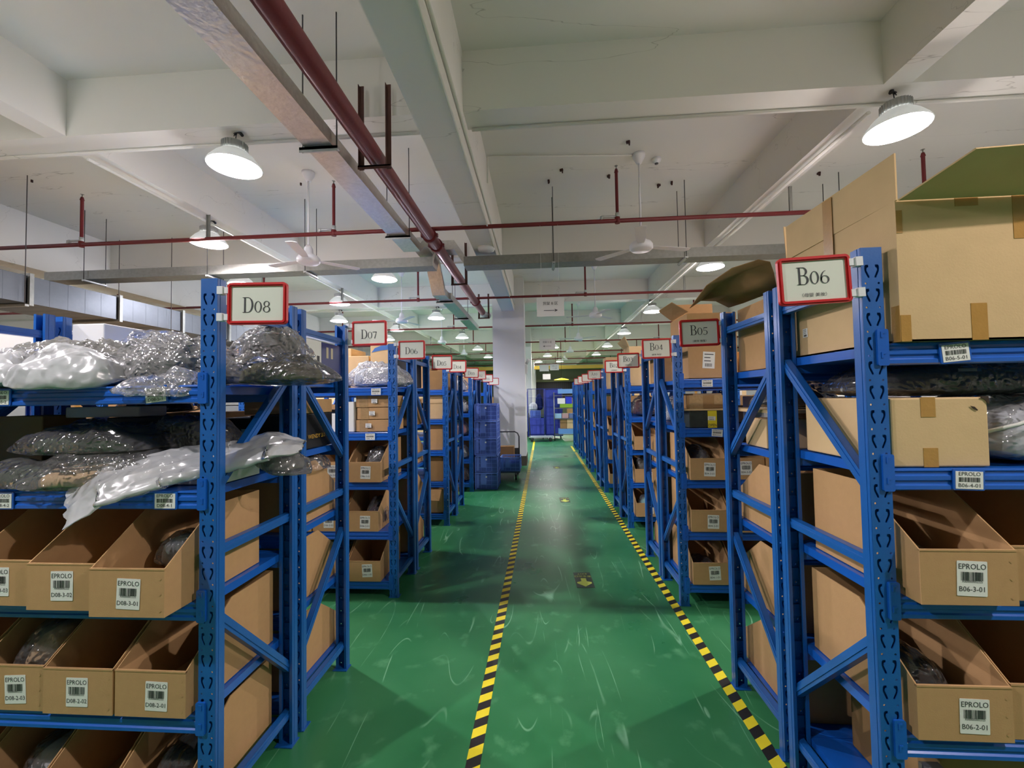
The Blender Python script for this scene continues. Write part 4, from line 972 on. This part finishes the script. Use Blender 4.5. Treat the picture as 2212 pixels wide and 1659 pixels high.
# ================================================================== TRAYS
def u_tray(path, wd, h, closed=True):
    """closed trunking swept along a y-z path at fixed x"""
    g = MB(); n = len(path)
    vs = []
    for (y, z) in path: vs += [(-wd/2, y, z), (wd/2, y, z), (wd/2, y, z+h), (-wd/2, y, z+h)]
    fs = [(0, 1, 2, 3)]+[tuple(4*(n-1)+k for k in (3, 2, 1, 0))]
    for i in range(n-1):
        for k in range(4): fs.append((4*i+k, 4*i+(k+1) % 4, 4*i+4+(k+1) % 4, 4*i+4+k))
    return g.add(vs, fs)
SPANG = mat('spangled_steel', srgb(190, 190, 182), .28, .68, .22, 30, .4, 26)
t = thing('cable_tray', 'galvanised cable trunking running along the aisle under the ceiling, beside the fire main', 'cable tray', (-1.535, 0, 0))
obj('trunking', u_tray([(-6, 3.35), (4.75, 3.35), (5.0, 3.35)], .205, .10), SPANG, t)
obj('trunking_step', u_tray([(5.0, 3.35), (5.25, 3.52), (5.95, 3.52), (6.35, 3.14), (6.6, 3.14)], .203, .10), SPANG, t)
obj('trunking', u_tray([(6.6, 3.14), (9.6, 3.12)], .205, .10), SPANG, t).location.x = .03
for y, z in ((2.845, 3.35), (4.5, 3.35), (1.2, 3.35), (6.75, 3.14), (8.2, 3.13)):
    h = obj('tray_hanger', MB().box(-.14, .14, y-.02, y+.02, z-.022, z-.002).box(-.14, .14, y-.02, y-.017, z-.04, z-.002), GALV, t)
    for s in (-.125, .125): obj('hanger_rod', MB().tube([(s, y, z-.03), (s, y, SLAB)], .005, 6), ROD, t)
t = thing('cable_tray', 'galvanised trunking crossing the whole ceiling from left to right below the beams', 'cable tray', (0, 5.55, 0))
g = MB()
for x0, x1, z in ((-7.1, -1.425, 3.345), (-1.0, 10.5, 3.33)): g.box(x0, x1, 0, .24, z, z+.125)
obj('trunking', g, GALVD, t)
g = MB(); a = [(-1.425, 3.345), (-1.37, 3.56), (-1.13, 3.56), (-.98, 3.335)]
vs = []
for x, z in a: vs += [(x, 0.002, z), (x, .238, z), (x, .238, z+.125), (x, 0.002, z+.125)]
g.add(vs, [(4*i+k, 4*i+(k+1) % 4, 4*i+4+(k+1) % 4, 4*i+4+k) for i in range(3) for k in range(4)]+[(0, 1, 2, 3), (15, 14, 13, 12)]); obj('trunking_bridge', g, SPANG, t)
for x in (-6.45, -4.6, -3.19, .2, 1.9, 3.8):
    obj('hanger', MB().box(x-.02, x+.02, -.04, .28, 3.31, 3.33), GALV, t)
    for yy in (-.03, .27): obj('hanger_rod', MB().tube([(x, yy, 3.3), (x, yy, SLAB)], .005, 6), ROD, t)
# large ventilation duct
t = thing('air_duct', 'large rectangular galvanised air duct along the left side of the hall', 'duct', (-6.6, 0, 2.80))
y = -1.9; k = 0
DUCT = mat('duct_steel', srgb(92, 96, 100), .42, .8, .12, 9, .2, 7)
while y < 20:
    g = MB().box(-.4, .4, y, y+1.06, 0, .335)
    for j in range(1, 5): g.box(-.401, .4015, y+.21*j-.002, y+.21*j+.002, -.001, .336)
    obj('duct_section', g, DUCT, t)
    g = MB()
    for (x0, x1, z0, z1) in ((-.43, .43, -.03, 0), (-.43, .43, .335, .365), (-.43, -.4, 0, .335), (.4, .43, 0, .335)): g.box(x0, x1, y-.022, y+.022, z0, z1)
    obj('duct_flange', g, GALVD, t); y += 1.10
for yy in (4.6, 6.6, 8.9):
    obj('hanger', MB().box(-.5, .5, yy-.02, yy+.02, -.06, -.035), GALVD, t)
    for s in (-.47, .47): obj('hanger_rod', MB().tube([(s, yy, -.06), (s, yy, SLAB-2.8)], .005, 6), ROD, t)
# white conduits along the beams and girder
def conduit(label, pts, r_=.012, m_=None, cat='conduit', name='conduit'):
    o = obj(name, MB().tube(pts, r_, 8), m_ or CEIL); tag(o, label, cat, 'painted conduits on the ceiling'); return o
conduit('white conduit under the first cross beam', [(-7.3, 3.47, XBZ-.019), (-.9, 3.47, XBZ-.019)], .014)
conduit('white conduit under the first cross beam, right of the girder', [(-.54, 3.47, XBZ-.019), (5.9, 3.47, XBZ-.019)], .014)
conduit('white conduit under the right hand ceiling beam', [(2.66, 3.5, XBZ-.055), (2.66, 22, XBZ-.055)], .016)
conduit('white conduit under the left hand ceiling beam', [(-4.07, 3.5, XBZ-.055), (-4.07, 22, XBZ-.055)], .014)
conduit('thin conduit along the right face of the girder', [(-.56, -4, 3.68), (-.562, 9.6, 3.68)], .012)
conduit('second thin conduit under the edge of the girder', [(-.585, .5, GZ-.008), (-.585, 9.6, GZ-.008)], .009)
conduit('thin surface conduit on the slab leading to the near fan', [(-.56, 4.7, 4.0), (-.56, 4.72, SLAB-.02), (-.5, 4.73, SLAB-.012), (1.1, 4.86, SLAB-.012)], .009)
conduit('white conduit under the second cross beam', [(-7.3, 6.92, XBZ-.019), (-.9, 6.92, XBZ-.019)], .014)
conduit('white conduit under the second cross beam, right of the girder', [(-.54, 6.92, XBZ-.019), (5.9, 6.92, XBZ-.019)], .014)
conduit('white conduit under the third cross beam', [(-7.3, 10.37, XBZ-.019), (-1.12, 10.37, XBZ-.019)], .014)
# old anchors left in the slab
ra = random.Random(5); ORD15 = ORD+['thirteenth', 'fourteenth', 'fifteenth']
for k, (x, y) in enumerate(sorted([(-2.5, 1.9), (-3.9, 2.1), (-1.95, 2.6), (-2.2, 5.4), (-4.9, 4.4), (-3.0, 5.1), (.3, 5.1), (.9, 5.3), (1.6, 5.6), (1.75, 5.55), (3.3, 5.6), (3.55, 5.5), (.15, 5.35), (1.0, 4.6), (-6.2, 4.7)], key=lambda p: p[0]/p[1])):
    z = SLAB
    q = obj('ceiling_anchor', MB().box(-.02, .02, -.012, .012, -.025, 0).box(-.018, -.006, -.01, .01, -.05, -.02) if k > 6 else MB().tube([(0, 0, 0), (0, 0, -.03)], .012, 8), mat('dark_anchor', srgb(60, 34, 32), .8), None, (x, y, z), (0, 0, ra.uniform(0, 3)))
    tag(q, '%s from the left of the small dark anchors in the ceiling slab' % ORD15[k], 'anchor', 'old anchors in the ceiling slab')

# ================================================================== HANGING SIGNS
def hang(x, y, z, s, right, label, wd=.31, h=.215):
    t = thing('hanging_sign', label, 'sign', (x, y, z), 0, 'white paper signs hung over the aisle')
    obj('board', MB().box(-wd/2, wd/2, -.002, .002, -h/2, h/2), mat('laminated_sheet', srgb(206, 206, 204), .35, coat=.3), t)
    if s: text('lettering', s, .042, INK, t, (0, -.0035, h*.18))
    if right is not None:
        d = 1 if right else -1
        obj('arrow', MB().add([(-.075*d, -.0035, -.042), (.05*d, -.0035, -.042), (.05*d, -.0035, -.036), (-.075*d, -.0035, -.036)], [(0, 1, 2, 3)])
            .add([(.045*d, -.0037, -.056), (.085*d, -.0037, -.039), (.045*d, -.0037, -.022), (.055*d, -.0037, -.039)], [(0, 1, 2, 3)]), INK, t)
    for sx in (-.1, .1): obj('string', MB().tube([(sx, 0, h/2), (sx, 0, 3.52-z)], .0012, 5), mat('string', srgb(210, 210, 205), .6), t)
hang(.125, 4.79, 2.575, '货架 B 区', True, 'nearest hanging white sign with an arrow pointing right')
hang(.14, 8.26, 2.585, '货架 D 区', False, 'second hanging white sign, its arrow pointing left')
hang(.13, 15.22, 2.60, None, None, 'blank looking hanging white sheet far down the aisle', .33, .24)
hang(.50, 15.22, 2.62, '货架 A 区', True, 'far hanging white sign with an arrow pointing right', .32, .22)
hang(.26, 18.68, 2.45, None, None, 'small far hanging glossy sheet below the other far signs', .34, .24)

# ================================================================== FLOOR MARKS
def hazard(x0, x1, w_, ya, yb, label):
    """one strip of yellow and black tape: yellow base with black bands cut on the slant"""
    t = thing('floor_tape', label, 'floor tape', (0, 0, 0), 0, 'hazard tape lines along the aisle')
    gy, gb = MB(), MB(); y = ya; k = 0; p = .056; sl = .018
    while y < yb:
        f = lambda yy: x0+(x1-x0)*(yy-ya)/(yb-ya)
        q = [(f(y)-w_/2, y-sl, .0012), (f(y)+w_/2, y+sl, .0012), (f(y+p)+w_/2, y+p+sl, .0012), (f(y+p)-w_/2, y+p-sl, .0012)]
        (gy if k % 2 else gb).add(q, [(0, 1, 2, 3)]); y += p; k += 1
    obj('yellow_bands', gy, YEL, t); obj('black_bands', gb, TBLK, t)
hazard(-.322, -.272, .062, .8, 12.4, 'yellow and black hazard tape line on the left of the aisle floor')
hazard(.962, .930, .062, .8, 11.9, 'yellow and black hazard tape line on the right of the aisle floor')
t = obj('floor_tape', MB().box(-.30, -.24, 12.5, 15.2, .0005, .0016), YEL); tag(t, 'plain worn yellow tape piece at the far left end of the aisle', 'floor tape')
t = obj('floor_tape', MB().box(.89, .95, 12.1, 13.4, .0005, .0016), YEL); tag(t, 'plain worn yellow tape piece at the far right end of the aisle', 'floor tape')
for i, (x, y) in enumerate(((.330, 3.66), (.325, 6.45), (.31, 9.4))):
    t = thing('exit_sticker', '%s dark floor sticker with a lime arrow and EXIT writing' % ['nearest', 'second nearest', 'farthest'][i], 'floor sticker', (x, y, .0014), R(2)+PI, 'exit stickers on the floor')
    obj('film', MB().box(-.073, .073, -.15, .15, -.0008, 0), mat('sticker_dark', srgb(44, 58, 44), .4), t)
    obj('arrow', MB().add([(-.022, -.03, .0006), (.022, -.03, .0006), (.022, .06, .0006), (-.022, .06, .0006)], [(0, 1, 2, 3)]).add([(-.06, .045, .0007), (0, .02, .0007), (.06, .045, .0007), (.06, .07, .0007), (0, .13, .0007), (-.06, .07, .0007)], [(0, 1, 2, 3, 4, 5)]), LIME, t)
    text('lettering', '安全出口', .036, LIME, t, (0, -.07, .0006), (0, 0, 0)); text('lettering', 'EXIT', .034, LIME, t, (0, -.118, .0006), (0, 0, 0), sx=1.2)

# ================================================================== CRATES AND TROLLEYS
def crate_mesh(wx, wy, h, m_, name='crate'):
    g = MB(); t = .004
    for z0, z1, o in ((h-.022, h, .008), (0, .014, 0)):
        for (x0, x1, y0, y1) in ((-wx/2-o, wx/2+o, -wy/2-o, -wy/2+t), (-wx/2-o, wx/2+o, wy/2-t, wy/2+o), (-wx/2-o, -wx/2+t, -wy/2, wy/2), (wx/2-t, wx/2+o, -wy/2, wy/2)): g.box(x0, x1, y0, y1, z0, z1)
    g.box(-wx/2, wx/2, -wy/2, wy/2, .004, .009)
    for z in (h*.28, h*.52, h*.76):
        for s in (-1, 1):
            g.box(-wx/2, wx/2, s*wy/2-(.004 if s > 0 else 0), s*wy/2+(.004 if s < 0 else 0), z-.004, z+.004)
            g.box(s*wx/2-(.004 if s > 0 else 0), s*wx/2+(.004 if s < 0 else 0), -wy/2, wy/2, z-.004, z+.004)
    # fine grid walls
    def wall(L_, put):
        x = -L_/2+.01
        while x < L_/2-.005:
            wd = .0032 if round((x+L_/2)/.0155) % 6 else .009
            put(x, wd); x += .0155
    wall(wx, lambda x, wd: (g.box(x, x+wd, -wy/2+.001, -wy/2+.004, .01, h-.01), g.box(x, x+wd, wy/2-.004, wy/2-.001, .01, h-.01)))
    wall(wy, lambda y, wd: (g.box(-wx/2+.001, -wx/2+.004, y, y+wd, .01, h-.01), g.box(wx/2-.004, wx/2-.001, y, y+wd, .01, h-.01)))
    for k in range(1, 12):
        z = h*k/12
        for s in (-1, 1):
            g.box(-wx/2, wx/2, s*(wy/2-.0035), s*(wy/2-.0015), z, z+.0025) if s < 0 else g.box(-wx/2, wx/2, wy/2-.0035, wy/2-.0015, z, z+.0025)
            g.box(s*(wx/2-.0025)-.001, s*(wx/2-.0025)+.001, -wy/2, wy/2, z, z+.0025)
    # closed label field and posts
    g.box(-wx*.24, -wx*.02, -wy/2-.001, -wy/2+.002, h*.3, h*.93); g.box(-wx*.45, -wx*.33, -wy/2-.001, -wy/2+.002, h*.1, h*.9)
    for sx in (-1, 1):
        for sy in (-1, 1): g.box(sx*wx/2-.008, sx*wx/2+.008, sy*wy/2-.008, sy*wy/2+.008, 0, h)
    me = g.mesh(name); me.materials.append(m_); return me
def liner_mesh(wx, wy, h):
    g = MB(); e = .010
    for (x0, x1, y0, y1) in ((-wx/2+e, wx/2-e, -wy/2+e, -wy/2+e+.002), (-wx/2+e, wx/2-e, wy/2-e-.002, wy/2-e), (-wx/2+e, -wx/2+e+.002, -wy/2+e, wy/2-e), (wx/2-e-.002, wx/2-e, -wy/2+e, wy/2-e)): g.box(x0, x1, y0, y1, .014, h-.04)
    me = g.mesh('liner'); me.materials.append(mat('crate_liner_shade', srgb(62, 86, 170), .6)); return me  # darker blue puts the shade behind the lit grid into the colour
LM, LM2 = liner_mesh(.375, .52, .285), liner_mesh(.365, .40, .20)
def crate(label, group, loc, rot=0, small=False):
    o = obj('plastic_crate', CM2 if small else CM, None, None, loc, (0, 0, rot)); obj('inner_wall', LM2 if small else LM, None, o)
    return tag(o, label, 'crate', group)
CM = crate_mesh(.375, .52, .285, CRATE); CM2 = crate_mesh(.365, .40, .26, CRATE2)
for k in range(5):
    o = crate('%s blue plastic crate in the stack beside the D racks' % ['lowest', 'second lowest', 'middle', 'second highest', 'topmost'][k], 'stacked blue crates', (-.955, 7.44, .001+.2925*k), R([0, .8, -.5, .4, 1.2][k]))
    q = obj('paper_sticker', MB().box(-.012, .012, -.2625, -.2615, .2, .225), WHITE, o)
def platform_truck(x, y, label, wd, ln, hh, colr, rz=0):
    t = thing('platform_truck', label, 'trolley', (x, y, 0), rz)
    obj('platform', MB().prism(rounded(-wd/2, wd/2, -ln/2, ln/2, .04, 4), .145, .175, 'z'), colr, t)
    for sx in (-1, 1):
        for sy in (-1, 1):
            w_ = obj('caster_wheel', MB().tube([(sx*(wd/2-.08)-.015, sy*(ln/2-.1), .052), (sx*(wd/2-.08)+.015, sy*(ln/2-.1), .052)], .052, 16), BLACK, t)
            obj('caster_fork', MB().box(sx*(wd/2-.08)-.022, sx*(wd/2-.08)+.022, sy*(ln/2-.1)-.02, sy*(ln/2-.1)+.02, .085, .146), GREYM, t)
    yb = ln/2-.03; a = wd/2-.05
    pts = [(-a, yb, .17), (-a, yb+.03, hh-.1), (-a+.03, yb+.035, hh-.03), (-a+.09, yb+.04, hh), (a-.09, yb+.04, hh), (a-.03, yb+.035, hh-.03), (a, yb+.03, hh-.1), (a, yb, .17)]
    obj('handle', MB().tube(pts, .014, 10), DGREY, t)
    return t
t = platform_truck(-.72, 8.32, 'platform truck with a crate parked beside the white column', .60, .80, .85, mat('slate_platform', srgb(66, 80, 92), .5))
obj('handle_plate', MB().box(-.24, .24, .375, .385, .34, .52), DGREY, t)
crate('light blue plastic crate on the platform truck beside the column', None, (-.60, 8.12, .177), 0, True)
carton('open_carton', -1.0, -.80, 8.35, 8.66, .177, .60, CARD_D, 'dark carton on the platform truck behind the light blue crate') if False else None
carton('brown_carton', -.84, -.56, 8.44, 8.64, .177, .58, CARD_D, 'dark brown carton standing on the platform truck behind the crate')
# roll cages
def cage(x, y, label, fill, rz=0):
    W_, D_, H_ = .62, .7, 1.86
    t = thing('roll_cage', label, 'roll cage', (x, y, 0), rz, 'blue roll cages at the end of the aisle')
    navy = mat('cage_blue', srgb(28, 44, 130), .45)
    obj('base', MB().box(-W_/2, W_/2, -D_/2, D_/2, .12, .17), navy, t)
    for sx in (-1, 1):
        for sy in (-1, 1):
            obj('post', MB().tube([(sx*W_/2, sy*D_/2, .12), (sx*W_/2, sy*D_/2, H_)], .014, 8), navy, t)
            obj('wheel', MB().tube([(sx*(W_/2-.06)-.012, sy*(D_/2-.08), .055), (sx*(W_/2-.06)+.012, sy*(D_/2-.08), .055)], .055, 12), BLACK, t)
    g = MB()
    for k in range(36):
        z = .2+k*(H_-.2)/35; th = .011 if k % 7 == 0 else .0035
        for sy in (-1, 1): g.box(-W_/2, W_/2, sy*D_/2-th/2, sy*D_/2+th/2, z-th/2, z+th/2)
        for sx in (-1, 1): g.box(sx*W_/2-th/2, sx*W_/2+th/2, -D_/2, D_/2, z-th/2, z+th/2)
    for k in range(5):
        x_ = -W_/2+W_*k/4
        for sy in (-1, 1): g.box(x_-.003, x_+.003, sy*D_/2-.003, sy*D_/2+.003, .17, H_)
    obj('wire_mesh', g, navy, t); h_ = 1.82 if fill else .78; cb = mat('cage_cloth', srgb(58, 74, 176), .7, 0, .25, 9)
    q = MB()
    for (x0, x1, y0, y1) in ((-W_/2+.02, W_/2-.02, -D_/2+.02, -D_/2+.024), (-W_/2+.02, W_/2-.02, D_/2-.024, D_/2-.02), (-W_/2+.02, -W_/2+.024, -D_/2+.02, D_/2-.02), (W_/2-.024, W_/2-.02, -D_/2+.02, D_/2-.02)): q.box(x0, x1, y0, y1, .18, h_)
    for k in range(1, 7):
        if .18+.27*k < h_: q.box(-W_/2+.015, W_/2-.015, -D_/2+.014, -D_/2+.026, .18+.27*k, .19+.27*k)
    obj('cloth_liner', q, cb, t)
    return t
cage(-.20, 15.95, 'left blue roll cage at the far end of the aisle, holding folded blue cloth', 0)
cage(.455, 15.95, 'middle blue roll cage at the far end of the aisle, full of blue crates', 1)
for k in range(3): crate('blue crate inside the left roll cage, %s from the bottom' % ORD[k], 'crates in the left roll cage', (-.22, 15.95, .18+.2925*k))
o = bag('folded_cloth', 'white crumpled sheet inside the left roll cage', 'cloth', (-.30, 15.8, 1.07), (.34, .34, .35), 'white', None, 91, R(30))
bag('folded_cloth', 'blue cloth hanging high inside the left roll cage', 'cloth', (-.08, 16.0, 1.06), (.34, .4, .75), 'navy', None, 92, 0)
t = platform_truck(-.02, 15.5, 'grey platform truck parked in front of the blue roll cages', .95, .5, .92, mat('pale_platform', srgb(150, 164, 166), .5), R(90)) if False else platform_truck(-.02, 15.0, 'grey platform truck parked in front of the blue roll cages', .55, .85, 1.0, mat('pale_platform', srgb(150, 164, 166), .5), R(90))
# wire trolley with bins
t = thing('wire_shelf_trolley', 'chrome wire shelf trolley with colourful bins at the far end of the aisle', 'trolley', (.86, 15.3, 0))
for sx in (-1, 1):
    for sy in (-1, 1):
        obj('post', MB().tube([(sx*.40, sy*.22, .1), (sx*.40, sy*.22, 1.72)], .012, 8), GREYM, t); obj('wheel', MB().tube([(sx*.40-.012, sy*.22, .045), (sx*.40+.012, sy*.22, .045)], .045, 12), BLACK, t)
for z in (.22, .78, 1.15, 1.6):
    g = MB()
    for k in range(14): g.box(-.4+k*.0615-.002, -.4+k*.0615+.002, -.22, .22, z, z+.004)
    for yy in (-.22, .22): g.box(-.4, .4, yy-.004, yy+.004, z-.02, z+.006)
    obj('wire_shelf', g, GREYM, t)
bins = [(.90, 1.66, .16, 'light blue bin on the top shelf of the wire trolley', (110, 160, 220), .58), (.95, 1.16, .13, 'lime green bin on the upper shelf of the wire trolley', (130, 170, 50), .56),
        (.72, 1.295, .2, 'white box above the lime green bin', (230, 230, 230), .26), (.98, 1.295, .26, 'deep blue bin above the lime green bin', (40, 60, 200), .22),
        (.60, .786, .16, 'pale blue bin at the left of the middle shelf', (140, 180, 210), .22), (.84, .786, .16, 'pinkish grey bin in the middle of the middle shelf', (170, 140, 140), .22), (1.08, .786, .16, 'blue grey bin at the right of the middle shelf', (90, 110, 150), .2),
        (.90, .226, .18, 'blue patterned bin on the lowest shelf', (100, 150, 210), .6)]
for i, (x, z, h_, lab, colr, wd) in enumerate(bins):
    o = obj('storage_bin', bevel_ := MB().box(-wd/2, wd/2, -.19, .19, 0, h_), mat('bin_%d' % i, srgb(*colr), .5), None, (x, 15.3, z+.008)); tag(o, lab, 'bin', 'bins on the wire trolley')
for i, (x, m_) in enumerate(((.78, CARD_D), (1.02, CARD_L))):
    carton('brown_carton', x-.115, x+.115, 15.15, 15.45, .42, .76, m_, '%s carton between the lower shelves of the wire trolley' % ('dark' if i == 0 else 'light'))
# a second short row of goods far behind
for i, (x, y, h_) in enumerate(((1.6, 19.5, 1.5), (2.4, 20.5, 1.2), (-2.0, 20, 1.6))):
    carton('stacked_goods', x-.4, x+.4, y, y+.6, 0, h_, CARD_D, 'distant brown stack on the floor, %s of three' % ORD[i])

# ================================================================== bulk cartons added, mostly hidden, to keep green floor bounce off the ceiling
rk = random.Random(77); n = 0
for (xs, side) in (((4.7, 6.5, 8.4), 'right'), ((-5.9, -7.9, -9.9, -12.2), 'left')):
    for j, x in enumerate(xs):
        for k in range(12):
            y = -3.2+2.05*k
            if side == 'left' and j == 0 and 4 > k > 0: hh = 1.35
            else: hh = rk.uniform(1.45, 1.85)
            if any(abs(x-cx) < 1.15 and abs(y+.75-(cy+.37)) < 1.2 for cx in (-7.5, 6.07) for cy in (9.66, 16.56)): continue
            carton('added_bulk_carton', x-.7, x+.7, y, y+1.5, 0, hh, rk.choices([CARD_L, WHITE, MATS['greyish_card'], CARD], [3, 4 if side == 'right' else 0, 3, 1])[0],
                   'very large added carton %s of the racks, %s column outwards, %s from the front' % (side, ORD[j], ORD[k]), 'added bulk cartons beside the rack rows',
                   tapes=[('front', .66, .74, hh-.4, hh)])
